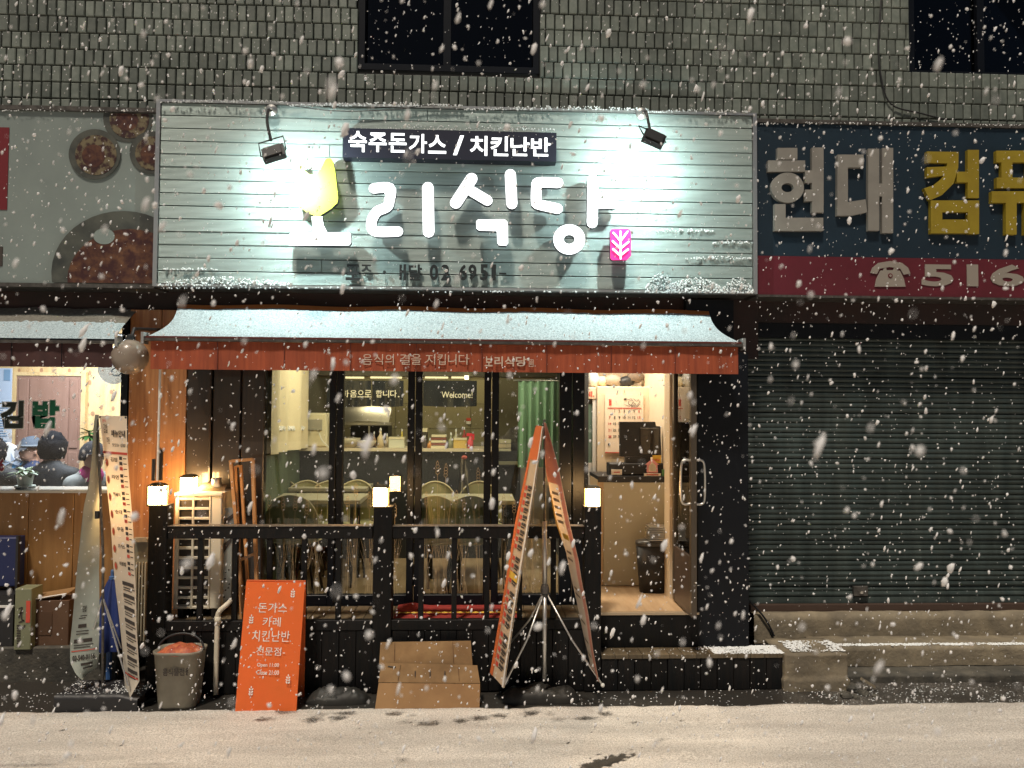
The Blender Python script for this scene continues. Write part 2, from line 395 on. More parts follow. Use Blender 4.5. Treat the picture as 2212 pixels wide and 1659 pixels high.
# thin cable sagging down the wall
pts = smooth_line([P(u, v, Yw - .02) for u, v in ((1905, -20), (1898, 90), (1903, 165), (1925, 225), (1990, 245), (2040, 258))], 6)
MB().tube(pts, .006, 6).build('wall_cable', m_rubber, None, label='black cable running down the tiled wall by the upper window', cat='cable')

# ================================================================== fascia and side walls of the ground floor
fas = thing('shop_front_wall', 'dark fascia and columns framing the three shop fronts at street level', 'wall', (0, Yw, 2.7))
MB().box(-5.6, 5.9, Yw, Yw + .2, 2.72, 4.0).build('backing', m_dark, fas)
x0, z0, x1, z1 = rect(262, 630, 1640, 800, .85)
MB().box(x0, x1 , .87, .898, 2.42, 2.9).build('fascia', m_dark, fas)
MB().box(P(1505, 900, .5).x, P(1614, 900, .5).x, .48, 1.1, .257, 2.44).box(P(1505, 900, .5).x, P(1614, 900, .5).x, .80, 1.1, 2.441, 2.88).build('column', m_frame, fas)
MB().box(P(262, 900, .82).x, P(276, 900, .82).x, .80, 1.0, 0.3, 2.7).build('trim', m_frame, fas)
# ================================================================== main sign
Ys = .60
sx0, sz0, sx1, sz1 = rect(338, 230, 1631, 627, Ys)
m_board = M('ribbed_sign_board', (0.33, 0.405, 0.395), 0.42, col2=(0.26, 0.325, 0.315), nscale=3, stretch=(.6, 1, 12), metal=0.35, island=0.07)
n = m_board.node_tree
wv = n.nodes.new('ShaderNodeTexWave'); wv.wave_type = 'BANDS'; wv.bands_direction = 'Z'; wv.inputs['Scale'].default_value = 36; wv.inputs['Distortion'].default_value = 0
tcn = n.nodes.new('ShaderNodeTexCoord'); n.links.new(tcn.outputs['Object'], wv.inputs['Vector'])
bp = n.nodes.new('ShaderNodeBump'); bp.inputs['Strength'].default_value = .8; bp.inputs['Distance'].default_value = .005
n.links.new(wv.outputs['Fac'], bp.inputs['Height']); n.links.new(bp.outputs[0], n.nodes['Principled BSDF'].inputs['Normal'])
sg = thing('main_shop_sign', 'wide lit sign of ribbed grey boards with white channel letters over the orange awning', 'sign', ((sx0 + sx1) / 2, Ys, sz0))
nb = 14; bh = (sz1 - sz0 - .04) / nb
for i in range(nb):
    zz = sz0 + .02 + i * bh
    cuts = [sx0 + .02] + sorted([sx0 + (sx1 - sx0) * random.uniform(.15, .85)] if i % 3 == 1 else []) + [sx1 - .02]
    for a, b in zip(cuts[:-1], cuts[1:]):
        MB().box(a + .001, b - .001, Ys, Ys + .03, zz + .003, zz + bh - .003, 0, .003).build('board', m_board, sg)
MB().box(sx0 + .001, sx1 - .001, Ys + .025, Ys + .28, sz0 + .001, sz1 - .001).build('sign_box', m_soil, sg)
fr = MB().box(sx0 - .012, sx0 + .018, Ys - .012, Ys + .05, sz0, sz1).box(sx1 - .018, sx1 + .012, Ys - .012, Ys + .05, sz0, sz1)
fr.box(sx0 + .018, sx1 - .018, Ys - .012, Ys + .05, sz1 - .02, sz1).box(sx0 + .018, sx1 - .018, Ys - .012, Ys + .05, sz0, sz0 + .02)
fr.build('trim_frame', m_alu, sg)
m_face = M('letter_face_lit', (0.8, 0.8, 0.8), 0.5, emit=(0.93, 0.97, 1.0), es=1.5)
m_side = M('letter_side', (0.05, 0.055, 0.08), 0.5)
m_yface = M('letter_face_yellow', (0.22, 0.25, 0.0), 0.5, emit=(0.85, 0.95, 0.12), es=.85)
Yl = Ys - .115
def V1(px, py, Y=Yl): p = P(713.2 + .3472 * px, .3472 * py, Y); return (p.x, p.z)
def V0(px, py, Y=Yl): p = P(.3472 * px, .3472 * py, Y); return (p.x, p.z)
sc = .3472 * (5.2 + Yl) / FPX
def letter(strokes, V, mats=(m_face, m_side), polys=()):
    mb = MB(); k = 0
    for pts, th in strokes:
        o = stroke_outline([V(*p) for p in pts], th * sc / 2); mb.prism(o, Yl - .003 * k, Yl + .05 + .002 * k, 0, 1); k += 1
    for pl in polys: mb.prism(pl, Yl - .003 * k, Yl + .05, 0, 1); k += 1
    return mb.build('letter', list(mats), sg)
# 보: yellow bowl, stem, bar
bowl = [V0(*p) for p in ((2020,1000),(2032,985),(2058,985),(2070,1000),(2085,1065),(2104,1235),(2098,1262),(2058,1300),(1985,1345),(1960,1345),(1905,1320),(1852,1272),(1845,1250),(1838,1140),(1846,1045),(1866,1030),(1886,1036),(1896,1062),(1925,1085),(1965,1085),(1990,1058))]
bowl = bowl[::-1] if False else bowl
def ccw(pl):
    a = sum(pl[i-1][0]*pl[i][1] - pl[i][0]*pl[i-1][1] for i in range(len(pl))); return pl if a > 0 else pl[::-1]
letter([], V0, (m_yface, m_side), [ccw(bowl)])
letter([], V0, polys=[ccw([V0(*p) for p in ((1938,1349),(2004,1345),(2012,1400),(2036,1446),(2170,1446),(2184,1458),(2184,1512),(2172,1526),(1806,1528),(1794,1516),(1797,1462),(1810,1447),(1950,1446),(1946,1400))])])
letter([([(272,1172),(372,1170),(368,1250),(352,1288),(290,1318),(258,1375),(262,1425),(300,1442),(422,1440)], 64)], V1)
letter([([(608,1168),(613,1442)], 72)], V1)
letter([([(880,1112),(782,1262)], 74), ([(880,1190),(978,1248)], 66), ([(1121,1088),(1130,1268)], 70)], V1, polys=[ccw([V1(*p) for p in ((918,1368),(1085,1366),(1104,1384),(1107,1515),(1095,1530),(1050,1528),(1040,1515),(1036,1440),(925,1436),(910,1424),(908,1380))])])
def ring(cx, cy, rx, ry, hx, hy, V):
    o = []; N = 40; mb = MB()
    a = [V(cx + rx*math.cos(2*math.pi*k/N), cy + ry*math.sin(2*math.pi*k/N)) for k in range(N)][::-1]
    b = [V(cx + hx*math.cos(2*math.pi*k/N), cy + hy*math.sin(2*math.pi*k/N)) for k in range(N)][::-1]
    vs = [(x, Yl - .002, z) for x, z in a + b] + [(x, Yl + .05, z) for x, z in a + b]
    fs, ms = [], []
    for k in range(N):
        j = (k + 1) % N
        mb.add([vs[k], vs[j], vs[N+j], vs[N+k]], [(0,1,2,3)], 0)
        mb.add([vs[2*N+k], vs[2*N+j], vs[j], vs[k]], [(0,1,2,3)], 1)
        mb.add([vs[N+k], vs[N+j], vs[3*N+j], vs[3*N+k]], [(0,1,2,3)], 1)
    return mb
l5 = MB(); k = 0
for pts, th in (([(1418,1137),(1300,1135),(1284,1160),(1282,1255),(1300,1272),(1415,1298)], 66), ([(1634,1120),(1630,1386)], 68), ([(1645,1270),(1764,1268)], 62)):
    l5.prism(stroke_outline([V1(*p) for p in pts], th * sc / 2), Yl - .003 * k, Yl + .05, 0, 1); k += 1
rg = ring(1487, 1490, 99, 94, 34, 28, V1); l5.add(rg.v, rg.f); l5.m[-len(rg.m):] = rg.m
l5.build('letter', [m_face, m_side], sg)
# pink plaque with ear of wheat
m_pink = M('pink_plaque', (0.85, 0.02, 0.22), 0.5, emit=(0.95, 0.03, 0.28), es=.55)
c = [V1(*p) for p in ((1752,1425),(1862,1425),(1872,1437),(1872,1590),(1845,1618),(1755,1618),(1744,1606),(1744,1437))]
pk = MB().prism(ccw(c), Yl + .005, Yl + .05, 0, 1).build('plaque', [m_pink, m_side], sg)
wm = MB(); k = 0
for pts in ([(1807,1440),(1808,1608)], [(1762,1448),(1800,1492)], [(1850,1440),(1814,1492)], [(1758,1500),(1800,1540)], [(1856,1505),(1814,1540)], [(1760,1550),(1800,1585)], [(1852,1552),(1814,1583)]):
    wm.prism(ccw(stroke_outline([V1(*p, Yl) for p in pts], 11 * sc / 2)), Yl + .001 - .0012 * k, Yl + .004, 0); k += 1
wm.build('wheat_emblem', m_face, pk)
# black strip with menu names
bx0, bz0, bx1, bz1 = rect(740, 281.5, 1202, 344.5, Ys - .10)
st = MB().box(bx0, bx1, Ys - .10, Ys - .0, bz0, bz1).build('menu_strip', M('navy_strip', (0.012, 0.014, 0.03), 0.5), sg)
lt = MB()
for ch, a, b, t0, t1 in (('숙', 115, 228, 815, 945), ('주', 240, 352, 825, 945), ('돈', 365, 475, 828, 948), ('가', 490, 602, 833, 952), ('스', 610, 722, 840, 955), ('/', 765, 832, 842, 965), ('치', 870, 978, 845, 968), ('킨', 998, 1108, 848, 970), ('난', 1122, 1240, 852, 970), ('반', 1250, 1370, 855, 972)):
    text_px(MB(), ch, 713.2 + .3472 * a, .3472 * t0, 713.2 + .3472 * b, .3472 * t1, Ys - .103, t=.006, bold=.02).build('letter', m_face, st)
ft = MB()
m_ink2 = M('faded_black_letters', (0.004, 0.006, 0.007), 0.7)
for ch, a, b in (('포', 385, 468), ('ㅈ', 475, 535), ('·', 600, 650), ('ㅐ', 697, 735), ('달', 750, 828), ('0', 873, 922), ('2', 940, 990), ('6', 1043, 1090), ('9', 1098, 1145), ('5', 1165, 1212), ('1', 1232, 1258), ('-', 1276, 1318)):
    u0, u1 = (1100 + a * .678) / 1.8228, (1100 + b * .678) / 1.8228
    v0, v1 = (900 + 208 * .678) / 1.8228, (900 + 300 * .678) / 1.8228
    if ch == '·': v0, v1 = v0 + 13, v1 - 13; u1 = u0 + 7
    if ch == '-': v0, v1 = v0 + 18, v1 - 13
    if ch == 'ㅈ': v1 -= 18
    text_px(ft, ch, u0, v0, u1, v1, Ys - .035, t=.012, bold=.03)
ft.build('lettering', m_ink2, sg)
# flood lights
def flood(base, elbow, joint, head, tilt, label):
    root = thing('flood_light', label, 'lamp', P(*base, Ys - .02))
    b = P(*base, Ys); e = P(*elbow, Ys - .22); j = P(*joint, Ys - .46); h = P(*head, Ys - .46)
    MB().lathe((0, 0, 0), [(.045, 0), (.045, .012), (.02, .03)], 16).build('base_plate', m_alu, root)
    bpl = root.children[0]; bpl.matrix_parent_inverse = Matrix(); bpl.rotation_euler = (R_(90), 0, 0)
    MB().tube(smooth_line([b, (b + e) / 2 + Vector((0, -.03, .03)), e, j], 4), .011, 8).build('arm', m_rubber, root)
    ax = Vector((math.cos(tilt), 0, math.sin(tilt))); tgt = Vector((.16 if tilt > 0 else -.16, .9, -.46))
    nrm = tgt.normalized(); ay = ax.cross(nrm).normalized(); ax = nrm.cross(ay).normalized()
    hw, hh, ht = .078, .055, .022
    MB().obox(h, ax * hw, ay * hh, nrm * ht).obox(h - nrm * (ht + .006), ax * hw * .8, ay * hh * .8, nrm * .008).build('lamp_head', m_rubber, root)
    yk = [h + ax * hw, h + ax * (hw + .012) - nrm * .01, j + ax * (hw + .01), j - ax * (hw + .01), h - ax * (hw + .012) - nrm * .01, h - ax * hw]
    MB().tube(yk, .0055, 6).build('yoke', m_rubber, root)
    MB().obox(h + nrm * (ht + .003), ax * hw * .85, ay * hh * .85, nrm * .002).build('lens', m_floodglass, root)
    ld = bpy.data.lights.new('flood_beam', 'AREA'); ld.shape = 'RECTANGLE'; ld.size = .05; ld.size_y = .035; ld.energy = FLOOD_W; ld.color = (0.80, 1.0, 0.95); ld.spread = R_(165)
    lo = bpy.data.objects.new('flood_beam', ld); lo.location = h + nrm * (ht + .012); lo.rotation_euler = (-nrm).to_track_quat('Z', 'Y').to_euler()
    link(lo, root); return root
FLOOD_W = 26
flood((587, 239), (577, 262), (585, 302), (592, 332), -.0 + .32, 'black square floodlight on a bent arm above the yellow letter part')
flood((1386, 246), (1400, 262), (1404, 282), (1412, 300), -.42, 'black square floodlight on a short arm above the last sign letter')
# power cable along sign top
pts = smooth_line([P(u, v, Ys - .03) for u, v in ((620, 226), (700, 238), (780, 240), (860, 236), (920, 228), (1000, 228))], 6)
MB().tube(pts, .004, 5).build('sign_cable', m_rubber, None, label='thin black cable drooping along the top edge of the lit sign', cat='cable')

# ================================================================== neighbour signs
m_lsign = M('pale_sign_face', (0.24, 0.285, 0.27), 0.45, col2=(0.205, 0.245, 0.235), nscale=2)
Yn = .66
ls = thing('snack_shop_sign', 'pale grey sign printed with food bowls, over the bright snack shop', 'sign', (-3.2, Yn, 3))
a0, b0, a1, b1 = rect(-150, 240, 337, 612, Yn); a1 = sx0 - .02
MB().box(a0, a1, Yn, Yn + .22, b0, b1).build('sign_face', m_lsign, ls)
MB().box(a0, a1, Yn - .02, Yn + .23, b1 + .001, b1 + .035).box(a0, a1, Yn - .02, Yn + .23, b0 - .03, b0 - .001).build('trim', m_soil, ls)
m_soup = M('printed_soup', (0.045, 0.012, 0.012), 0.5, col2=(0.15, 0.065, 0.03), nscale=14, ndetail=9, ramp=(.42, .66))
m_soup2 = M('printed_noodles', (0.17, 0.14, 0.08), 0.5, col2=(0.04, 0.014, 0.014), nscale=22, ndetail=9, ramp=(.44, .56))
m_rim = M('printed_bowl_rim', (0.04, 0.045, 0.042), 0.5, col2=(0.09, 0.095, 0.08), nscale=6)
def pic(cu, cv, r, m, y, parent, rz=None):
    p = P(cu, cv, Yn); s = (5.2 + Yn) / FPX
    pl = clip_poly(ell(p.x, p.z, r * s, (rz or r) * s), a0 + .005, b0 + .005, a1 - .005, b1 - .005)
    return MB().prism(ccw(pl), Yn - y, Yn - y + .002).build('printed_bowl', m, parent)
for cu, cv, r in ((277, 256, 52), (328, 330, 46), (206, 334, 54)):
    k = .004 + (.0 if r == 52 else .008 if r == 54 else .004)
    o = pic(cu, cv, r, m_rim, k, ls); pic(cu + 3, cv + 2, r * .8, m_soup2, k + .002, o); pic(cu - 2, cv + 4, r * .45, m_soup, k + .003, o)
o = pic(268, 590, 148, m_rim, .020, ls, 132); pic(282, 605, 128, m_soup, .022, o, 108); pic(228, 512, 22, m_lsign, .024, o, 17)
q = rect(-40, 275, 18, 453, Yn); MB().box(q[0], q[2], Yn - .004, Yn - .001, q[1], q[3]).build('red_bar', M('dull_red', (0.16, 0.014, 0.02), 0.5), ls)
q = rect(-10, 533, 6, 575, Yn); MB().box(q[0], q[2], Yn - .004, Yn - .001, q[1], q[3]).build('dark_mark', m_ink, ls)

rs = thing('computer_shop_sign', 'dark blue sign with grey and ochre letters above the closed shutter', 'sign', (3.4, Yn, 3))
a0r = sx1 + .02; _, b0r, _, b1r = rect(1633, 272, 2212, 640, Yn); a1r = 5.4
zb = PZ(556, Yn, 1900)
MB().box(a0r, a1r, Yn, Yn + .22, zb, b1r).build('sign_face', M('teal_black_face', (0.007, 0.023, 0.040), 0.5, col2=(0.005, 0.017, 0.03), nscale=2), rs)
MB().box(a0r, a1r, Yn, Yn + .22, b0r, zb - .001).build('red_band', M('maroon_band', (0.12, 0.011, 0.022), 0.5, col2=(.095, .009, .017), nscale=2), rs)
MB().box(a0r, a1r, Yn - .015, Yn + .23, b1r + .001, b1r + .03).box(a0r, a1r, Yn - .012, Yn + .23, b0r - .02, b0r - .001).build('trim', m_soil, rs)
m_gl = M('grey_letter', (0.26, 0.25, 0.225), 0.45, col2=(.22, .21, .19), nscale=6); m_yl = M('ochre_letter', (0.31, 0.235, 0.02), 0.45, col2=(.26, .19, .016), nscale=6)
Y2 = Yn - .035
def V2(px, py): p = P(1444 + .3472 * px, .3472 * py, Y2); return (p.x, p.z)
def blk(rects, mt, polys=(), rings=()):
    mb = MB(); k = 0
    for (a, b, c_, d) in rects:
        pl = [V2(a, b), V2(a, d), V2(c_, d), V2(c_, b)]; mb.prism(ccw(pl), Y2 - .0006 * k, Y2 + .034, 0); k += 1
    for pl in polys: mb.prism(ccw([V2(*p) for p in pl]), Y2 - .0006 * k, Y2 + .034, 0); k += 1
    for (cx, cy, rx, ry, hx, hy) in rings:
        N = 32; A = [V2(cx + rx*math.cos(2*math.pi*k_/N), cy - ry*math.sin(2*math.pi*k_/N)) for k_ in range(N)]; B = [V2(cx + hx*math.cos(2*math.pi*k_/N), cy - hy*math.sin(2*math.pi*k_/N)) for k_ in range(N)]
        for i in range(N):
            j = (i + 1) % N
            mb.add([(A[i][0], Y2 - .004, A[i][1]), (A[j][0], Y2 - .004, A[j][1]), (B[j][0], Y2 - .004, B[j][1]), (B[i][0], Y2 - .004, B[i][1])], [(0, 1, 2, 3)])
            mb.add([(A[i][0], Y2 - .004, A[i][1]), (A[j][0], Y2 - .004, A[j][1]), (A[j][0], Y2 + .034, A[j][1]), (A[i][0], Y2 + .034, A[i][1])], [(3, 2, 1, 0)])
            mb.add([(B[i][0], Y2 - .004, B[i][1]), (B[j][0], Y2 - .004, B[j][1]), (B[j][0], Y2 + .034, B[j][1]), (B[i][0], Y2 + .034, B[i][1])], [(0, 1, 2, 3)])
    return mb.build('letter', mt, rs)
blk([(678,920,802,992),(620,998,850,1068),(893,918,965,1322),(850,1060,896,1138),(850,1180,896,1252)], m_gl, [[(660,1270),(728,1270),(728,1355),(962,1355),(962,1437),(660,1437)]], [(740,1168,102,94,38,28)])
blk([(1243,925,1312,1435),(1330,920,1398,1450),(1308,1142,1334,1222)], m_gl, [[(1052,962),(1214,962),(1214,1042),(1116,1042),(1116,1257),(1226,1240),(1236,1320),(1140,1342),(1050,1342)]])
blk([(1862,932,1932,1232),(1795,1068,1866,1135)], m_yl, [[(1608,942),(1805,945),(1803,1040),(1775,1140),(1700,1215),(1625,1247),(1590,1172),(1655,1150),(1700,1112),(1712,1092),(1608,1106),(1608,1040),(1732,1036),(1734,1016),(1608,1012)],
    [(1632,1247),(1932,1247),(1932,1456),(1870,1456),(1870,1366),(1862,1366),(1862,1320),(1703,1320),(1703,1366),(1868,1366),(1868,1452),(1632,1452)]])
blk([(2040,937,2330,1010),(2072,1008,2140,1110),(2230,1008,2298,1110),(2042,1105,2330,1170),(2010,1190,2360,1262),(2098,1260,2165,1460),(2215,1260,2282,1460)], m_yl)
mb = MB()
m_tel = M('telephone_print', (0.28, 0.25, 0.215), 0.5)
def V3(px, py): p = P(1371.5 + .38 * px, 493.7 + .38 * py, Yn - .01); return (p.x, p.z)
arc = [(1340, 252), (1352, 222), (1385, 195), (1450, 184), (1518, 195), (1553, 222), (1567, 255), (1528, 262), (1510, 228), (1450, 218), (1392, 228), (1376, 258)]
mb.prism(ccw([V3(*p) for p in arc]), Yn - .010, Yn - .001)
body = [(1398, 238), (1412, 238), (1416, 222), (1430, 222), (1432, 236), (1470, 236), (1474, 222), (1490, 222), (1492, 238), (1508, 240), (1530, 285), (1540, 330), (1365, 330), (1374, 285)]
mb.prism(ccw([V3(*p) for p in body]), Yn - .008, Yn - .001); mb.build('telephone_emblem', m_tel, rs)
mb = MB(); dc = ell(*V3(1452, 268), .018, .018, 20); mb.prism(ccw(dc), Yn - .012, Yn - .0085); mb.build('dial', M('maroon_dial', (.12, .012, .02), .5), rs)
mb = MB(); dc = ell(*V3(1452, 268), .010, .010, 20); mb.prism(ccw(dc), Yn - .014, Yn - .0125); mb.build('dial', m_tel, rs)
mb = MB()
for ch, a, b in (('5', 1630, 1812), ('1', 1888, 1952), ('6', 2022, 2215)):
    text_px(MB(), ch, 1371.5 + .38 * a, 493.7 + .38 * 204, 1371.5 + .38 * b, 493.7 + .38 * 328, Yn - .006, t=.01, bold=.035).build('digit', m_tel, rs)

# ================================================================== shutter and the steps beneath
shx0, shx1 = P(1614, 900, 1.0).x, 5.5
sh = thing('roller_shutter', 'closed grey green roller shutter under the computer shop sign', 'shutter', (shx0, 1.0, .5))
zb_, zt_ = PZ(1288, 1.0, 1900), 2.95
ns = 59; hp = (zt_ - zb_) / ns
b = MB(); pr = [(0, .0), (-.007, .007), (-.011, hp * .45), (-.007, hp * .85), (0.004, hp - .002), (.012, hp - .002), (.012, 0)]
k = len(pr); b.add([(shx0, y, z) for y, z in pr] + [(shx1, y, z) for y, z in pr], [(i, i + k, (i + 1) % k + k, (i + 1) % k) for i in range(k)] + [tuple(range(k)), tuple(range(2*k-1, k-1, -1))])
me = bpy.data.meshes.new('slat'); me.from_pydata(b.v, [], b.f); me.materials.append(m_shut)
for i in range(ns):
    o = bpy.data.objects.new('slat', me); link(o, sh); o.location = (0, 1.0 + random.uniform(-.004, .004), zb_ + i * hp + random.uniform(-.0015, .0015)); o.rotation_euler = (0, random.uniform(-.0006, .0006), random.uniform(-.0015, .0015))
MB().box(shx0, shx1, .985, 1.03, zb_ - .05, zb_ - .003).build('bottom_rail', m_shut, sh)
MB().box(shx0, shx1, .93, .97, 2.6, 2.9).box(shx0, shx1, 1.05, 1.1, .2, 2.9).build('housing', m_frame, sh)
MB().box(shx0, 5.6, 1.1, 1.3, 0, 3.0).build('back_wall', m_grout, sh)
lk = MB().box(3.05, 3.17, .955, .984, zb_ + .01, zb_ + .09, 0, .004).build('lock_plate', m_soil, sh); MB().lathe((3.11, .95, zb_ + .035), [(.016, 0), (.016, .02)], 12).build('lock_barrel', m_steel, sh)
st1 = thing('concrete_steps', 'worn concrete steps in front of the closed shutter, dusted with snow', 'steps', (shx0, .8, 0))
def rough_prism(mb, x0, x1, y0, y1, z0, z1, nx=60, amp=.006):
    def fn(a, b):
        x = x0 + (x1 - x0) * a; s = b * 3
        if s < 1: y, z = y0, z0 + (z1 - z0) * s
        elif s < 2: y, z = y0 + (y1 - y0) * (s - 1), z1
        else: y, z = y1, z1 - (z1 - z0) * (s - 2)
        nn = noise.noise(Vector((x * 9, y * 9, z * 9))) * amp
        return (x, y + nn, z + nn)
    mb.surf(fn, nx, 12); return mb
rough_prism(MB(), shx0, 5.6, .86, 1.08, .16, .395, 90).build('upper_step', m_conc, st1, smooth=True)
MB().box(shx0, 5.6, .93, 1.02, .396, zb_ - .052).build('door_sill', M('rusty_sill', (.06, .035, .025), .7), st1)
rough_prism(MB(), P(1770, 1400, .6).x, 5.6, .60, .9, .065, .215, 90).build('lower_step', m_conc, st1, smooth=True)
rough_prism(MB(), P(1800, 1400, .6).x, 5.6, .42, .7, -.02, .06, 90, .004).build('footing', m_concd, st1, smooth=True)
# broken concrete block beside the wooden step
bk = MB(); x0, x1 = P(1693, 1450, .3).x, P(1828, 1450, .3).x
def blockf(a, b):
    t = 2 * math.pi * a
    sx = max(-1, min(1, 1.5 * math.cos(t))); sy = max(-1, min(1, 1.5 * math.sin(t)))
    q = 1.06 if b < .3 else 1.0
    if b > .8: q = max(0, (1 - b) / .2)
    z = .262 * min(1, b / .8) ; x = (x0 + x1) / 2 + sx * (x1 - x0) / 2 * q; y = .47 + sy * .19 * q
    nn = noise.noise(Vector((x * 8, y * 8, z * 8))) * .014
    return (x + nn, y + nn, z + (nn * .6 if z > 0 else 0))
bk.surf(blockf, 64, 20).build('concrete_block', m_conc, None, True, 'rough pale concrete block at the end of the black wooden step', 'block')
for k, (u, v, r) in enumerate(((1845, 1492, .05), (1868, 1500, .035), (1830, 1506, .04), (1893, 1506, .022), (1852, 1508, .025))):
    g = G(u, v, 0.01); MB().ball((g.x, g.y + .02, r * .4), r, 10, sz=.7, jit=.35).build('rubble_lump', m_concd, None, False, ('largest dark rubble lump against the concrete block', 'rubble lump just beyond the largest lump by the concrete block', 'rubble lump at the foot of the concrete block', 'smallest rubble lump lying farthest along the gutter', 'small rubble lump in front of the largest lump')[k], 'rubble', 'rubble at the concrete block')
g = G(1875, 1478, 0.05)
MB().obox((g.x, g.y, .06), (.05, 0, -.03), (0, .01, 0), (.005, 0, .008)).build('wood_splinter', m_conc, None, False, 'pale splinter of wood leaning on the rubble by the gutter', 'splinter')
pts = smooth_line([P(u, v, .84) for u, v in ((1618, 1298), (1632, 1312), (1648, 1330), (1662, 1352), (1672, 1374))], 5)
MB().tube(pts, .008, 6).build('loose_cable', m_rubber, None, label='dark loose cable hanging over the upper concrete step', cat='cable')

# ================================================================== awnings
def awning(name, label, ub0, ub1, uf0, uf1, vb, vf, Yb, Yf, vbar, vval, mtop, mval, mbar, sag=.05, seams=9, xr=None):
    xb0, xb1 = P(ub0, vb, Yb).x, P(ub1, vb, Yb).x; xf0, xf1 = P(uf0, vf, Yf).x, P(uf1, vf, Yf).x
    um = (max(uf0, 0) + min(uf1, 2212)) / 2; zb, zf = PZ(vb, Yb, um), PZ(vf, Yf, um)
    root = thing(name, label, 'awning', ((xf0 + xf1) / 2, Yf, zf))
    def S(a, b):
        x = (xb0 + (xb1 - xb0) * a) * (1 - b) + (xf0 + (xf1 - xf0) * a) * b
        y = Yb + (Yf - Yb) * b
        s = math.sin(math.pi * b) * sag
        z = zb + (zf - zb) * b - s - .006 * math.sin(a * 26) * (1 - b)
        side = math.sin(math.pi * b) * .05 * (1 if a < .5 else -1) * abs(2 * a - 1) ** 6
        return (x + side, y, z)
    MB().surf(S, 60, 12).build('canvas', mtop, root, True)
    zbar = PZ(vbar, Yf, um); zv = PZ(vval, Yf, um)
    MB().box(xf0, xf1, Yf - .03, Yf + .03, zbar + .022, zf + .004).build('front_bar', mbar, root)
    MB().box(xf0 - .005, xf1 + .005, Yf - .04, Yf + .03, zbar + .002, zbar + .02).build('gutter_rail', m_soil, root)
    MB().box(xf0 - .025, xf0 - .006, Yf - .045, Yf + .035, zbar - .02, zf + .03).build('end_cap', m_alu, root)
    MB().box(xf1 + .006, xf1 + .025, Yf - .045, Yf + .035, zbar - .02, zf + .03).build('end_cap', m_alu, root)
    L = xf1 - xf0 - .05
    MB().surf(lambda a, b: (xf0 + .03 + L * a, Yf - .012 + .006 * math.sin(a * 47) * b + .004 * math.sin(a * 131) * b, zbar + (zv - zbar) * b), 160, 3).build('valance', mval, root)
    for k in range(1, seams):
        x = xf0 + .03 + L * k / seams
        MB().box(x - .002, x + .002, Yf - .024, Yf - .02, zv, zbar).build('seam', mbar, root)
    MB().tube([(xb0 + .3, Yb - .03, zb - .25), (xf0 + .35, Yf + .05, zbar)], .014, 8).tube([(xb1 - .3, Yb - .03, zb - .25), (xf1 - .35, Yf + .05, zbar)], .014, 8).build('folding_arm', m_alu, root)
    MB().tube([(xb0, Yb + .04, zb - .06), (xb1, Yb + .04, zb - .06)], .03, 10).build('roller', mbar, root)
    return root, S, (xf0, xf1, Yf, zbar, zv, zf)
aw, SA, ai = awning('shop_awning', 'orange canvas awning covered with snow over the restaurant front', 385, 1531, 318, 1599, 664, 734, .74, .24, 743.5, 803, m_awntop, m_awn, m_awnbar, .022)
m_ = MB()
for ch, a, b in (('음',1165,1250),('식',1268,1345),('의',1365,1440),('결',1492,1580),('을',1590,1678),('지',1715,1800),('킵',1820,1892),('니',1912,1985),('다',2005,2098),('.',2118,2130)):
    v0, v1 = 713.2 + .248 * 208, 713.2 + .248 * 300
    if ch == '.': v0 = v1 - 4
    text_px(m_, ch, 493.7 + .248 * a, v0, 493.7 + .248 * b, v1, .24 - .028, t=.002, bold=.0)
for ch, a, b in (('보',245,308),('리',325,398),('식',415,495),('당',510,605)):
    text_px(m_, ch, 987.5 + .248 * a, 713.2 + .248 * 228, 987.5 + .248 * b, 713.2 + .248 * 315, .24 - .028, t=.002, bold=.02)
m_.build('lettering', m_beige, aw)
def wheat_icon(mb, cx, cz, h, Y, t=.001, m=0, xf=None):
    """small ear of wheat built from leaf shapes; xf maps (x, z) to a point"""
    xf = xf or (lambda x, z, k=0: (x, Y, z))
    def leaf(x, z, ang, l, wd, k):
        ca, sa = math.cos(ang), math.sin(ang); pts = []
        for s, q in ((0, 0), (.3, .5), (.65, .45), (1, 0), (.65, -.45), (.3, -.5)):
            pts.append(xf(x + ca * s * l - sa * q * wd, z + sa * s * l + ca * q * wd))
        mb.add(pts, [tuple(range(6))], m)
    leaf(cx, cz + h * .28, math.pi / 2, h * .24, h * .13, 0)
    for i in range(3):
        z = cz + h * (.12 - .22 * i)
        leaf(cx + h * .02, z, R_(38), h * .27, h * .15, 1); leaf(cx - h * .02, z, R_(142), h * .27, h * .15, 2)
    return mb
x0, z0, x1, z1 = rect(987.5 + .248 * 625, 713.2 + .248 * 255, 987.5 + .248 * 665, 713.2 + .248 * 318, .21)
mb = MB(); cx, cz = (x0 + x1) / 2, (z0 + z1) / 2
mb.box(x0, x0 + .004, .208, .212, z0, z1).box(x1 - .004, x1, .208, .212, z0, z1).box(x0 + .004, x1 - .004, .208, .212, z1 - .004, z1).box(x0 + .004, x1 - .004, .208, .212, z0, z0 + .004)
wheat_icon(mb, cx, cz, (z1 - z0) * .8, .2095); mb.build('wheat_emblem', m_beige, aw)
awl, SL, al = awning('old_awning', 'dark maroon awning under snow in front of the bright snack shop', -330, 300, -420, 252, 664, 733, .84, .30, 742, 793, m_awnL, m_awnL, m_frame, .04, 6)
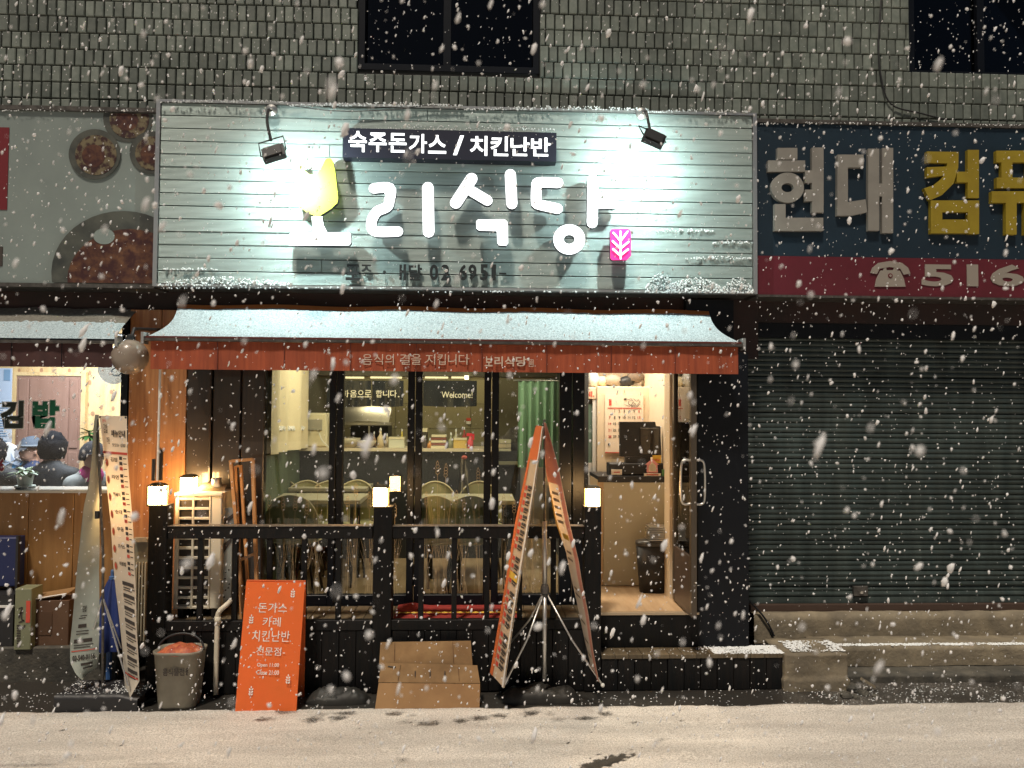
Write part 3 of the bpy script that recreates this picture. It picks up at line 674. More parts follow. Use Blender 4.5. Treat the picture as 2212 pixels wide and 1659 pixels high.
# crank rod
a = P(346, 797, .3); b = P(340, 1038, .3)
cr = thing('awning_crank', 'thin white crank rod hanging from the end of the orange awning', 'rod', a)
MB().tube([a + Vector((0, 0, .12)), a, b], .0085, 8).build('rod', m_white, cr)
MB().tube([b + Vector((-.028, 0, .15)), b + Vector((-.028, 0, .0))], .014, 8).build('grip', m_rubber, cr)
# dark globe lamp between the awnings
g = P(281, 771, .36); gr = thing('globe_lamp', 'unlit grey globe lamp hanging between the two awnings', 'lamp', g)
r_ = 37.5 * 5.56 / FPX
MB().ball(g, r_, 28).build('globe', M('frosted_globe', (.30, .25, .20), .25, col2=(.25, .20, .16), nscale=4, coat=.6), gr, True)
MB().tube([g + Vector((0, 0, r_ - .01)), g + Vector((.0, .05, r_ + .08)), g + Vector((.02, .5, r_ + .12))], .012, 8).lathe(tuple(g + Vector((0, 0, r_ - .015))), [(.035, 0), (.03, .04), (.012, .05)], 14).build('bracket', m_rubber, gr)
# ================================================================== ground
zf_ = .485      # deck height
Yg = 0.83       # plane of the glass front
m_ground = M('snowy_road', (0.62, 0.62, 0.62), 0.85, bump=0.3, bscale=230)
def ground_nodes():
    n = m_ground.node_tree; L = n.links; b = n.nodes['Principled BSDF']
    tc = n.nodes.new('ShaderNodeTexCoord'); at = n.nodes.new('ShaderNodeAttribute'); at.attribute_name = 'wet'
    n1 = n.nodes.new('ShaderNodeTexNoise'); n1.inputs['Scale'].default_value = 105; n1.inputs['Detail'].default_value = 3; n1.inputs['Roughness'].default_value = .75
    n2 = n.nodes.new('ShaderNodeTexNoise'); n2.inputs['Scale'].default_value = 1.5; n2.inputs['Detail'].default_value = 5
    L.new(tc.outputs['Object'], n1.inputs['Vector']); mp2 = n.nodes.new('ShaderNodeMapping'); mp2.inputs['Scale'].default_value = (.45, 3.2, 1); L.new(tc.outputs['Object'], mp2.inputs[0]); L.new(mp2.outputs[0], n2.inputs['Vector'])
    c1 = n.nodes.new('ShaderNodeValToRGB'); c1.color_ramp.elements[0].position = .33; c1.color_ramp.elements[1].position = .62
    c1.color_ramp.elements[0].color = (.40, .36, .31, 1); c1.color_ramp.elements[1].color = (.95, .89, .81, 1)
    L.new(n1.outputs['Fac'], c1.inputs['Fac'])
    c2 = n.nodes.new('ShaderNodeMapRange'); c2.inputs[1].default_value = .3; c2.inputs[2].default_value = .7; c2.inputs[3].default_value = .62; c2.inputs[4].default_value = 1.0
    L.new(n2.outputs['Fac'], c2.inputs[0])
    mu = n.nodes.new('ShaderNodeVectorMath'); mu.operation = 'SCALE'; L.new(c1.outputs[0], mu.inputs[0]); L.new(c2.outputs[0], mu.inputs['Scale'])
    # wet patches break up at their rims
    ad = n.nodes.new('ShaderNodeMath'); ad.operation = 'ADD'; L.new(at.outputs['Fac'], ad.inputs[0])
    sb = n.nodes.new('ShaderNodeMath'); sb.operation = 'MULTIPLY_ADD'; sb.inputs[1].default_value = 1.6; sb.inputs[2].default_value = -.8
    L.new(n1.outputs['Fac'], sb.inputs[0]); L.new(sb.outputs[0], ad.inputs[1])
    st = n.nodes.new('ShaderNodeMapRange'); st.inputs[1].default_value = .42; st.inputs[2].default_value = .62; L.new(ad.outputs[0], st.inputs[0])
    mx = n.nodes.new('ShaderNodeMix'); mx.data_type = 'RGBA'; L.new(st.outputs[0], mx.inputs[0]); L.new(mu.outputs[0], mx.inputs[6]); mx.inputs[7].default_value = (.035, .032, .028, 1)
    L.new(mx.outputs[2], b.inputs['Base Color'])
    rr = n.nodes.new('ShaderNodeMapRange'); rr.inputs[3].default_value = .85; rr.inputs[4].default_value = .35; L.new(st.outputs[0], rr.inputs[0]); L.new(rr.outputs[0], b.inputs['Roughness'])
ground_nodes()
marks = []
XW = P(1560, 1500, .1).x
for (a, b, w_) in ((160,525,50),(50,568,50),(345,545,38),(300,570,45),(430,563,50),(470,538,60),(720,537,48),(810,548,34),(780,578,40),(895,588,66),(1060,575,42),(1155,560,52),(1255,545,48),(1420,537,50),(1520,540,34),(1560,568,36),(1700,563,55),(1800,538,42),(760,775,40)):
    g = G(548.6 + .4216 * a, 1316.7 + .4216 * b); marks.append((g.x, g.y, w_ * .4216 * (4.8 / FPX), .030 + .02 * random.random(), random.uniform(-.1, .25), .62 if w_ > 40 else .48))
for (u, v, rx, ry, an, k) in ((1307, 1648, .15, .04, .5, 1.05), (1425, 1603, .07, .03, .7, .45), (1370, 1563, .05, .02, .2, .5), (60, 1656, .2, .02, 0, .5), (330, 1654, .15, .02, 0, .45), (1960, 1560, .04, .02, .2, .4)):
    g = G(u, v); marks.append((g.x, g.y, rx, ry, an, k))
def wet(x, y):
    q = 0.0
    for (mx_, my_, rx, ry, an, k) in marks:
        dx, dy = x - mx_, y - my_
        if abs(dx) > .4 or abs(dy) > .25: continue
        c, s = math.cos(an), math.sin(an); a = (dx * c + dy * s) / rx; b = (-dx * s + dy * c) / ry
        d = (a * a + b * b) * (1 + 1.3 * noise.noise(Vector((x * 30, y * 45, 9))))
        if d < 2.2: q = max(q, k * max(0, 1 - d / 2.2) ** .6)
    edge = .02 + .05 * noise.noise(Vector((x * 2.1, 0, 3))) + .015 * noise.noise(Vector((x * 11, 0, 3)))
    if y > .01 - edge * .8: q = max(q, min(1.2, (y - .01 + edge * .8) / .05))
    if y > -.03: q = min(q, 1.1 - .42 * max(0, min(1, (x - XW) / .6)) + .12 * noise.noise(Vector((x * 4, y * 4, 7))))
    return q
nx, ny = 620, 118; X0, X1, Y0_, Y1_ = -4.3, 4.9, -1.35, .44
gm = MB(); wets = []
for j in range(ny + 1):
    for i in range(nx + 1):
        x = X0 + (X1 - X0) * i / nx; y = Y0_ + (Y1_ - Y0_) * j / ny; q = wet(x, y)
        s = 1 if y < .0 else max(0.15, 1 - y / .1)
        z = .010 * s * (1 - min(1, q)) + s * (.004 * noise.noise(Vector((x * 14, y * 14, 0))) + .006 * noise.noise(Vector((x * 3, y * 5, 4))))
        if i in (0, nx) or j in (0, ny): z = 0
        gm.v.append((x, y, z)); wets.append(q)
for j in range(ny):
    for i in range(nx):
        q = j * (nx + 1) + i; gm.f.append((q, q + 1, q + nx + 2, q + nx + 1)); gm.m.append(0)
o0 = len(gm.v)
gm.v += [(-40, -40, 0), (40, -40, 0), (40, Y0_, 0), (-40, Y0_, 0), (-40, Y1_, 0), (X0, Y1_, 0), (X0, Y0_, 0), (X1, Y0_, 0), (X1, Y1_, 0), (40, Y1_, 0), (40, 6, 0), (-40, 6, 0)]
gm.f += [(o0, o0+1, o0+2, o0+3), (o0+3, o0+6, o0+5, o0+4), (o0+7, o0+2, o0+9, o0+8), (o0+4, o0+9, o0+10, o0+11)]; gm.m += [0] * 4
wets += [0, 0, 0, 0, 1, 1, 0, 0, 1, 1, 1, 1]
road = gm.build('snowy_road', m_ground, None, True, kind='structure')
at = road.data.attributes.new('wet', 'FLOAT', 'POINT'); at.data.foreach_set('value', wets)

# ================================================================== restaurant front
fx0, fx1 = P(403, 900, Yg).x, P(1262, 900, Yg).x
front = thing('folding_glass_front', 'black framed folding glass doors of the restaurant behind the low fence', 'glass doors', ((fx0 + fx1) / 2, Yg, zf_))
ztp = 2.78
posts = [(711, 741), (880, 911), (1045, 1077), (1208, 1262)]
zbt, ztb = zf_ + .005, PZ(1284, Yg, 900)
xs = [P(572, 900, Yg).x] + [p for a, b in posts for p in (P(a, 1000, Yg).x, P(b, 1000, Yg).x)]
for k, (a, b) in enumerate(posts):
    xa, xb = P(a, 1000, Yg).x, P(b, 1000, Yg).x; xm = (xa + xb) / 2 if k < 3 else xa + .1
    MB().box(xa, xm - .004, Yg - .02, Yg + .05, zbt, ztp, 0, .004).build('frame_post', m_frame, front)
    MB().box(xm + .004, xb, Yg - .02, Yg + .05, zbt, ztp, 0, .004).build('frame_post', m_frame, front)
panes = [(572, 711), (741, 880), (911, 1045), (1077, 1208)]
for a, b in panes:
    xa, xb = P(a, 1000, Yg).x + .001, P(b, 1000, Yg).x - .001
    MB().box(xa, xb, Yg - .015, Yg + .045, zbt, ztb, 0, .004).build('bottom_rail', m_frame, front)
    MB().box(xa, xb, Yg + .01, Yg + .016, ztb + .001, ztp).build('pane', m_glass, front)
# dark folded leaves
for a, b in ((403, 456), (458, 520), (522, 572)):
    xa, xb = P(a, 1000, Yg).x + .002, P(b, 1000, Yg).x - .002
    MB().box(xa, xb, Yg - .03 + (.015 if a == 458 else 0), Yg + .05, zbt, ztp, 0, .008).build('dark_leaf', M('varnished_dark_wood', (.016, .014, .014), .3, col2=(.028, .02, .016), nscale=3, stretch=(14, 14, .6), coat=.5), front)
# wheat ears drawn on the glass
m_wheat = M('wheat_decal', (0.5, 0.40, 0.25), 0.6)
dec = MB(); Yd = Yg + .004
zb0 = ztb + .003
def ear(x, z, h, lean):
    pts = []; lw = .0024
    n_ = int(h / .026)
    for i in range(n_):
        zz = z + i * .024
        for sgn in (-1, 1):
            c = [(0, 0), (sgn * .011, .008), (sgn * .014, .020), (sgn * .004, .030)]
            ribbon(dec, [(x + lean * (zz - z) + a, zz + b) for a, b in c], lw, Yd)
    c = [(0, 0), (-.010, .014), (0, .036), (.010, .014), (0, 0)]; zz = z + n_ * .024
    ribbon(dec, [(x + lean * (zz - z) + a, zz + b) for a, b in c], lw, Yd)
for (a, b) in panes:
    xa, xb = P(a, 1000, Yg).x + .02, P(b, 1000, Yg).x - .02
    x = xa + .02
    while x < xb:
        h = random.uniform(.60, .95); lean = random.uniform(-.12, .12)
        z1_ = zb0 + h
        if xa < x + lean * .1 < xb: ear(x, z1_ - .02, random.uniform(.07, .12), lean * .4)
        ribbon(dec, [(min(xb, max(xa, x + random.uniform(-.04, .04))), zb0), (x - lean * .1, zb0 + h * .5), (x, z1_ - .02)], .0018, Yd)
        for k in range(9):
            s = random.choice((-1, 1)); xe = x + s * random.uniform(.01, .075); hh = random.uniform(.3, h * .9)
            if xa < xe < xb: ribbon(dec, [(x + random.uniform(-.03, .03), zb0), (x + s * .008, zb0 + hh * .5), (xe, zb0 + hh)], .0013, Yd)
        x += random.uniform(.05, .11)
dec.build('wheat_decal', m_wheat, front, kind='stuff')
# outlined ear decal and lettering strip higher on the glass
# wood clad pillar between the shops
pil = thing('wooden_pillar', 'orange brown plywood pillar lit by the lanterns between the two shops', 'pillar', (P(340, 900, .8).x, .8, 0))
xa, xb, xc = P(277, 900, .8).x, P(345, 900, .8).x, P(401, 900, .8).x
MB().box(xa, xb - .002, .80, .98, .3, 2.75, 0, .003).build('panel', m_wood, pil); MB().box(xb + .002, xc, .80, .98, .3, 2.75, 0, .003).build('panel', m_wood, pil)
MB().box(xc + .001, fx0 - .001, .83, .98, .3, 2.75).build('edge_trim', m_frame, pil)
MB().pbox(340, 972, 350, 1038, .78, .02).build('cable_trunk', m_frame, pil)

# ---------------------------------------------------------------- deck
dkx0, dkx1 = P(322, 1340, .33).x, P(1296, 1340, .33).x
deck = thing('wooden_deck', 'narrow deck of dark planks behind the black fence', 'deck', ((dkx0 + dkx1) / 2, .6, 0))
m_deck = M('wet_deck_plank', (0.10, 0.075, 0.045), 0.45, col2=(0.15, 0.115, 0.07), nscale=4, stretch=(8, 1, 1), bump=.2, bscale=50, island=.25)
x = dkx0; k = 0
while x < dkx1 - .02:
    xe = min(x + .098, dkx1); MB().box(x + .002, xe - .003, .352, Yg - .022, zf_ - .03, zf_ - random.random() * .003).build('plank', m_deck, deck); x = xe
MB().box(dkx0, dkx1, .36, 1.0, .0, zf_ - .032).build('deck_base', m_grout, deck)
MB().box(dkx0, dkx1, Yg - .02, Yg + .06, zf_ - .03, zbt - .002).build('threshold', m_frame, deck)
# ---------------------------------------------------------------- fence
Yf_ = .30
fen = thing('low_black_fence', 'low black wooden fence of posts, balusters and boards along the shop front', 'fence', ((dkx0 + dkx1) / 2, Yf_, 0))
zr1, zr0 = PZ(1136, Yf_, 800), PZ(1164, Yf_, 800)
pu = [(318, 358), (805, 846), (1262, 1298)]
for a, b in pu:
    xa, xb = P(a, 1300, Yf_).x, P(b, 1300, Yf_).x
    MB().box(xa, xb, Yf_ - .01, Yf_ + .11, 0.004, PZ(1094 if a > 400 else 1091, Yf_, (a + b) / 2), 0, .004).build('post', m_black, fen)
m_rail = M('worn_rail_top', (.11, .09, .07), .45, col2=(.2, .17, .14), nscale=30)
for (a, b) in ((358, 805), (846, 1262)):
    xa, xb = P(a, 1150, Yf_).x + .001, P(b, 1150, Yf_).x - .001
    MB().box(xa, xb, Yf_ + .005, Yf_ + .075, zr0, zr1 - .006, 0, .003).build('top_rail', m_black, fen)
    MB().box(xa, xb, Yf_ - .002, Yf_ + .08, zr1 - .005, zr1).build('rail_cap', m_rail, fen)
    MB().box(xa, xb, Yf_ + .0, Yf_ + .05, PZ(1362, Yf_, 800), PZ(1340, Yf_, 800), 0, .003).build('bottom_rail', m_black, fen)
for u in (430, 505, 580, 655, 730, 909, 981, 1052, 1123, 1196):
    x = P(u, 1250, Yf_).x; MB().box(x - .0185, x + .0185, Yf_ + .012, Yf_ + .045, PZ(1340, Yf_, 800) + .001, zr0 - .001, 0, .002).build('baluster', m_black, fen)
zbd = PZ(1362, Yf_, 800) - .002
for a, b in ((358, 805), (846, 1262)):
    x = P(a, 1420, Yf_).x + .001; xe = P(b, 1420, Yf_).x
    nbd = max(1, round((xe - x) / .118)); ww = (xe - x) / nbd
    for i in range(nbd):
        MB().box(x + i * ww + .0015, x + (i + 1) * ww - .0015, Yf_ + .004 + random.random() * .004, Yf_ + .03, .004 + random.random() * .01, zbd, 0, .0025).build('board', m_black, fen)
# lanterns on the posts
lan = []
def lantern(base, label, uw=33, s=1.0, first=[None]):
    if first[0] is None:
        r = thing('post_lantern', label, 'lantern', base, 'glowing box lanterns'); x, y, z = base; h, hw = .138, .044
        MB().box(x - hw, x + hw, y - hw, y + hw, z + .012, z + h).build('glass_box', m_lampw, r)
        MB().box(x - .054, x + .054, y - .054, y + .054, z, z + .011).build('base_plate', m_lampf, r)
        MB().add([(x - .058, y - .058, z + h + .001), (x + .058, y - .058, z + h + .001), (x + .058, y + .058, z + h + .001), (x - .058, y + .058, z + h + .001),
                  (x - .03, y - .03, z + h + .022), (x + .03, y - .03, z + h + .022), (x + .03, y + .03, z + h + .022), (x - .03, y + .03, z + h + .022)],
                 [(0,1,5,4),(1,2,6,5),(2,3,7,6),(3,0,4,7),(4,5,6,7),(3,2,1,0)]).build('roof_cap', m_lampf, r)
        b = MB()
        for sx in (-1, 1):
            for sy in (-1, 1): MB().box(x + sx * .050 - .004, x + sx * .050 + .004, y + sy * .050 - .004, y + sy * .050 + .004, z + .011, z + h + .001).build('corner_bar', m_lampf, r)
        first[0] = r
        return r
    return copy_thing(first[0], base, label)
lt1 = lantern(P(340, 1092, Yf_ + .05), 'glowing box lantern on the fence post beside the wooden pillar')
lantern(P(822, 1095, Yf_ + .05), 'glowing box lantern on the middle fence post')
lantern(P(1280, 1096, Yf_ + .05), 'glowing box lantern on the fence post beside the open door')

# ---------------------------------------------------------------- door step, open door
stp = thing('wooden_step', 'black wooden step in front of the restaurant door with snow on its tread', 'step', (P(1495, 1450, .3).x, .3, 0))
xa, xb = P(1298, 1450, .3).x + .004, P(1692, 1450, .3).x; zt1 = .257
nb_ = 11; ww = (xb - xa) / nb_
for i in range(nb_): MB().box(xa + i * ww + .002, xa + (i + 1) * ww - .002, .306 + random.random() * .005, .33, .004, zt1 - .028, 0, .003).build('board', m_black, stp)
i = 0
x = xa
while x < xb - .01:
    xe = min(x + .098, xb); MB().box(x + .002, xe - .002, .300, .47, zt1 - .026, zt1 - random.random() * .002).build('plank', m_deck, stp); x = xe
MB().box(xa, xb, .332, .47, .0, zt1 - .03).build('step_base', m_grout, stp)
xd0, xd1 = P(1299, 1350, .45).x, P(1512, 1350, .45).x; zd = .513
MB().box(xd0, xd1, .472, .50, zt1 + .001, zd - .02, 0, .003).build('riser', m_black, stp)
MB().box(xd0, xd1, .465, .50, zd - .018, zd - .001).build('nosing', M('bright_nosing', (.5, .4, .28), .35, metal=.5), stp)
# interior floors
m_floor = M('pale_oak_floor', (0.42, 0.29, 0.17), 0.45, col2=(0.34, 0.22, 0.12), nscale=3, stretch=(8, 1, 1))
fl = thing('restaurant_floor', 'pale wooden floor inside the restaurant', 'floor', (0, 2, zf_)); fl['kind'] = 'structure'; del fl['category']
MB().box(P(1299, 1300, .5).x, 1.70, .502, 1.3, .1, zd).build('entrance_floor', m_floor, fl)
MB().box(P(1299, 1300, .5).x, 1.70, 1.301, 5.0, .1, zd - .001).build('entry_boards', m_floor, fl)
x = -2.4; xe_ = P(1299, 1300, .5).x
pk_ = 0
while x < xe_ - .001:
    x2 = min(x + .19, xe_)
    MB().box(x + .001, x2 - .001, Yg + .062, 5.0, .3, zf_).build('floor_board', m_floor, fl); x = x2
# door leaf, standing open
hinge = P(1458, 1000, .82); free = P(1499, 1000, .27)
door = thing('open_glass_door', 'open glass door leaf seen nearly edge on, with steel pull handles', 'door', (hinge.x, hinge.y, zd))
d = Vector((free.x - hinge.x, free.y - hinge.y, 0)); L_ = d.length; d.normalize(); nrm = Vector((-d.y, d.x, 0))
def leafbox(s0, s1, z0, z1, t=.02, off=0):
    c = Vector((hinge.x, hinge.y, 0)) + d * ((s0 + s1) / 2) + nrm * off; c.z = (z0 + z1) / 2
    return MB().obox(c, d * (s1 - s0) / 2, nrm * t, Vector((0, 0, (z1 - z0) / 2)))
zl = zd + .015; m_dfr = M('bronze_door_frame', (.10, .08, .06), .35, metal=.5)
leafbox(0, .05, zl, 2.42).build('stile', m_dfr, door); leafbox(L_ - .05, L_, zl, 2.42).build('stile', m_dfr, door)
leafbox(.051, L_ - .051, zl, zl + .42, .018).build('bottom_panel', M('brown_door_panel', (.07, .05, .04), .4), door)
leafbox(.051, L_ - .051, zl + .425, 2.41, .004).build('pane', m_glass, door)
def hand(side):
    s = L_ - .03; z0, z1 = PZ(1088, .27, 1500), PZ(997, .27, 1500); o = .085 * side
    c = Vector((hinge.x, hinge.y, 0)) + d * s
    return smooth_line([c + nrm * .0 + Vector((0, 0, z0)), c + nrm * o * .7 + Vector((0, 0, z0 - .008)), c + nrm * o + Vector((0, 0, z0 + .04)), c + nrm * o + Vector((0, 0, z1 - .04)), c + nrm * o * .7 + Vector((0, 0, z1 + .008)), c + Vector((0, 0, z1))], 5)
MB().tube(hand(1), .009, 8).build('handle', m_steel, door, True); MB().tube(hand(-1), .009, 8).build('handle', m_steel, door, True)
jm = thing('door_frame', 'dark and silver upright door frame beside the open restaurant door', 'door frame', (P(1466, 1000, .84).x, .84, zd))
MB().box(P(1445, 1000, .9).x, P(1457, 1000, .9).x, .88, 1.05, zd, 2.68).build('inner_jamb', M('cream_jamb', (.62, .5, .35), .5), jm)
MB().box(P(1462, 1000, .86).x, P(1474, 1000, .86).x, .835, 1.05, zd, 2.68).build('dark_jamb', m_frame, jm)
MB().box(P(1475, 1000, .86).x, P(1483, 1000, .86).x, .84, .95, zd, 2.68).build('light_strip', M('pale_strip', (.6, .5, .4), .4), jm)
MB().box(P(1483.5, 1000, .86).x, P(1507, 1000, .86).x, .87, 1.0, zd, 2.68).build('side_panel', m_frame, jm)
# ================================================================== restaurant interior shell
rm = thing('restaurant_room', 'warm lit restaurant room with dark kitchen wall and cream side blind', 'room', (0, 3, zf_))
LW0, LW1 = P(566, 900, .90), P(649, 900, 2.7)
m_cream = M('cream_wall', (.74, .63, .46), .6); m_gpan = M('green_wainscot', (.10, .13, .075), .5, col2=(.07, .09, .05), nscale=3, stretch=(20, 20, .6))
zbl0, zbl1 = PZ(981, .95, 569), PZ(967, 2.7, 649); zhi = 2.95
def lw(a, y0, off=0.0): p = LW0.lerp(LW1, a); return Vector((p.x + off, p.y, 0))
A_, B_ = lw(0, 0), lw(1, 0)
MB().add([(A_.x - .3, A_.y, 0.3), (B_.x - .02, B_.y, 0.3), (B_.x - .02, B_.y, 3), (A_.x - .3, A_.y, 3)], [(0, 1, 2, 3)]).build('side_wall_back', m_grout, rm)
wmb = MB()
for i in range(26):
    a, b = i / 26, (i + .94) / 26; p, q = lw(a, 0), lw(b, 0)
    wmb = MB().add([(p.x, p.y, .3), (q.x, q.y, .3), (q.x, q.y, 1.62), (p.x, p.y, 1.62), (p.x - .02, p.y, .3), (q.x - .02, q.y, .3), (q.x - .02, q.y, 1.62), (p.x - .02, p.y, 1.62)], [(0,1,2,3),(4,7,6,5),(1,5,6,2),(0,3,7,4),(2,6,7,3)])
    wmb.build('wainscot_board', m_gpan, rm)
MB().add([(A_.x - .02, A_.y, 1.4), (B_.x - .02, B_.y, 1.4), (B_.x - .02, B_.y, 3), (A_.x - .02, A_.y, 3)], [(0,1,2,3)]).build('side_wall', m_cream, rm)
m_blind = M('cream_blind', (.80, .66, .42), .7)
bl = thing('roller_blind', 'cream curtain with lace hem lit on the side wall of the restaurant', 'blind', (A_.x, 1.5, 2))
MB().surf(lambda a, b: (lw(a, 0).x + .03 + .03 * math.sin(a * 21) + .015 * math.sin(a * 9 + 1) + .03, lw(a, 0).y, zhi + ((zbl0 * (1 - a) + zbl1 * a) - zhi) * b), 60, 6).build('fabric', m_blind, bl, True)
lh = MB()
for i in range(44):
    a = (i + .5) / 44; p = lw(a, 0); z = (zbl0 * (1 - a) + zbl1 * a) + .20 + .012 * math.sin(i * 2.1)
    lh.ball((p.x + .062, p.y, z), .014, 6, sy=1.6, jit=.5)
lh.build('lace_trim', m_print, bl, kind='stuff')
Xr = 2.35; Yb_ = 4.4
m_kwall = M('kitchen_tile_wall', (.13, .115, .075), .35, col2=(.10, .09, .06), nscale=2)
kw = MB(); MB().box(B_.x - .6, .95, Yb_, Yb_ + .1, .3, 3.0).build('kitchen_wall', m_kwall, rm)
MB().box(B_.x - .3, 3, .95, 4.5, 2.96, 3.0).build('ceiling', m_grout, rm)
MB().box(B_.x - .62, B_.x - .6, 2.7, 4.4, .3, 3.0).build('kitchen_side_wall', m_kwall, rm)
x1_ = P(1125, 900, 2.7).x
MB().box(B_.x - .02, x1_, 2.70, 2.76, zf_, PZ(974, 2.7, 900)).build('counter_front', M('charcoal_panel', (.016, .017, .018), .5), rm)
for u in (790, 925, 1040):
    x = P(u, 1000, 2.69).x; MB().box(x - .002, x + .002, 2.694, 2.698, zf_, PZ(975, 2.7, 900)).build('panel_joint', m_grout, rm)
zc = PZ(968.5, 2.66, 900)
MB().box(B_.x - .02, P(1078, 900, 2.66).x, 2.64, 3.15, zc - .03, zc).build('counter_top', M('cream_counter_top', (.66, .55, .38), .35), rm)
MB().box(P(1078, 900, 2.66).x + .002, x1_, 2.64, 3.15, zc - .16, zc - .13).build('counter_top', M('olive_top', (.3, .27, .17), .4), rm)
MB().box(B_.x - .6, .95, Yb_ - .5, Yb_ - .01, zf_, zc - .2).build('back_counter', m_steel, rm)
# partition between dining room and entrance, cream entrance walls
m_cw = M('warm_entry_wall', (.82, .68, .50), .6, col2=(.74, .60, .43), nscale=2)
MB().box(P(1212, 900, 2.6).x, P(1250, 900, 2.6).x, 1.9, 4.4, zf_, 3.0).build('partition', M('dark_partition', (.03, .03, .03), .6), rm)
MB().box(P(1250, 900, 2.6).x + .002, 3.0, 2.75, 2.85, zf_, 3.0).build('entry_wall', m_cw, rm)
MB().box(P(1445, 900, 1.2).x, P(1445, 900, 1.2).x + .08, 1.06, 2.74, zd + .001, 3.0).build('entry_wall', m_cw, rm)
# upper kitchen shelf and light strips
MB().box(B_.x, .95, 3.1, 3.4, PZ(812, 3.1, 850), 2.95).build('bulkhead', M('dim_bulkhead', (.10, .085, .055), .6), rm)
m_strip = EM('kitchen_strip_glow', (1.0, .78, .42), 1.6)
for (a, b) in ((720, 786), (800, 868), (918, 968), (975, 1012)):
    MB().pbox(a, 813.5, b, 817.5, 3.06, .02).build('light_strip', m_strip, rm)
mb = MB().pbox(1004, 812, 1012, 819, 3.05, .02); mb.build('light_strip', EM('bright_spot', (1.0, .85, .5), 14), rm)

def area(name, loc, rot, sx, sy, W, col, spread=180):
    l = bpy.data.lights.new(name, 'AREA'); l.shape = 'RECTANGLE'; l.size = sx; l.size_y = sy; l.energy = W; l.color = col; l.spread = R_(spread)
    o = bpy.data.objects.new(name, l); o.location = loc; o.rotation_euler = rot; COL.objects.link(o); return o
area('dining_ceiling_light', (-.75, 1.75, 2.93), (0, 0, 0), 1.6, .6, 40, (1, .91, .72))
area('kitchen_ceiling_light', (-.4, 3.7, 2.93), (0, 0, 0), 2.2, .4, 26, (1, .80, .5))
area('entrance_ceiling_light', (1.15, 1.6, 2.93), (0, 0, 0), .5, .6, 34, (1, .86, .66))

# ---------------------------------------------------------------- tables and chairs
m_ttop = M('pale_table_top', (.42, .37, .25), .4, col2=(.36, .31, .2), nscale=4)
m_leg = M('dark_metal_leg', (.04, .035, .03), .4, metal=.5)
def table(name_label, u0, u1, Y, dpt, v):
    x0, x1 = P(u0, v, Y).x, P(u1, v, Y).x; z = PZ(v, Y, (u0 + u1) / 2)
    t = thing('dining_table', name_label, 'table', ((x0 + x1) / 2, Y + dpt / 2, zf_), 'dining tables')
    MB().box(x0, x1, Y, Y + dpt, z - .035, z, 0, .004).build('tabletop', m_ttop, t)
    for x in (x0 + .08, x1 - .08):
        for y in (Y + .06, Y + dpt - .06): MB().tube([(x, y, zf_), (x, y, z - .036)], .014, 8).build('leg', m_leg, t)
    return z
table('long pale dining table nearest the cream curtain', 562, 778, 1.35, .52, 1080)
table('pale dining table behind the A shaped banners', 905, 1112, 1.30, .52, 1081)
table('pale dining table in the row by the dark counter', 622, 792, 2.05, .45, 1054)
m_shell = M('olive_chair_shell', (.34, .31, .15), .35, col2=(.27, .245, .11), nscale=3); m_rimc = M('pale_chair_rim', (.50, .42, .24), .35)
seat_z = zf_ + .44
def make_chair(label):
    t = thing('dining_chair', label, 'chair', (0, 0, 0), 'olive shell chairs')
    w_, h_ = .205, .37
    def back(a, b):
        x = (a - .5) * 2; zz = b; ww = w_ * (1 - .35 * max(0, (zz - .45) / .55) ** 2.2 * 1.0); xx = x * ww
        return (xx, .19 + .04 * zz - .05 * x * x, .46 + h_ * zz - .05 * x * x * zz)
    MB().surf(back, 14, 8).surf(lambda a, b: Vector(back(1 - a, b)) + Vector((0, .008, 0)), 14, 8).build('backrest', m_shell, t, True)
    pts = [back(0, b / 8) for b in range(9)] + [back(a / 14, 1) for a in range(1, 15)] + [back(1, 1 - b / 8) for b in range(1, 9)]
    MB().tube(pts, .008, 6).build('backrest_rim', m_rimc, t, True)
    MB().lathe((0, 0, 0), [(.17, .435), (.205, .445), (.21, .458), (.19, .462)], 24).build('seat', m_shell, t, True)
    MB().tube([(.21 * math.cos(2*math.pi*k/24), .21 * math.sin(2*math.pi*k/24), .455) for k in range(25)], .006, 6).build('seat_rim', m_rimc, t, True)
    for sx in (-1, 1):
        for sy in (-1, 1): MB().tube([(sx * .13, sy * .13, .44), (sx * .19, sy * .19, 0)], .011, 7).build('leg', m_leg, t)
    return t
ch = make_chair('olive shell chair at the far end of the front table')
spots = [(652, 1.95, 0, 'olive chair behind the front table, under the water dispenser'), (593, 1.98, 0, 'olive chair behind the front table, next to the wainscot wall'),
         (700, 1.93, 0, 'olive chair partly behind the first black glass frame'), (758, 2.02, 0, 'olive chair behind the front table, just past the first black frame'),
         (695, 2.56, 0, 'olive chair close to the dark counter, under the water dispenser hose'), (770, 2.56, 0, 'olive chair close to the dark counter between two glass frames'),
         (940, 1.90, 0, 'olive chair behind the second table beside the draped cloth'), (1036, 1.92, 0, 'olive chair behind the second table near the frame by the banners'),
         (640, 1.15, 180, 'dark backed chair nearest the glass, back to the street'), (945, 1.12, 180, 'chair nearest the glass under the second table, back to the street'), (1015, 1.12, 180, 'chair nearest the glass beside the A shaped banners')]
for i, (u, Y, rz, lb) in enumerate(spots):
    x = P(u, 1050, Y).x
    if i == 0: ch.location = (x, Y, zf_); ch['label'] = lb
    else: copy_thing(ch, (x, Y, zf_), lb, R_(rz + random.uniform(-8, 8)))
# ================================================================== things inside the restaurant
def on(name, label, cat, u, Y, z, group=None): return thing(name, label, cat, (P(u, 1000, Y).x, Y, z), group)
m_disp = M('ivory_plastic', (.72, .63, .42), .35)
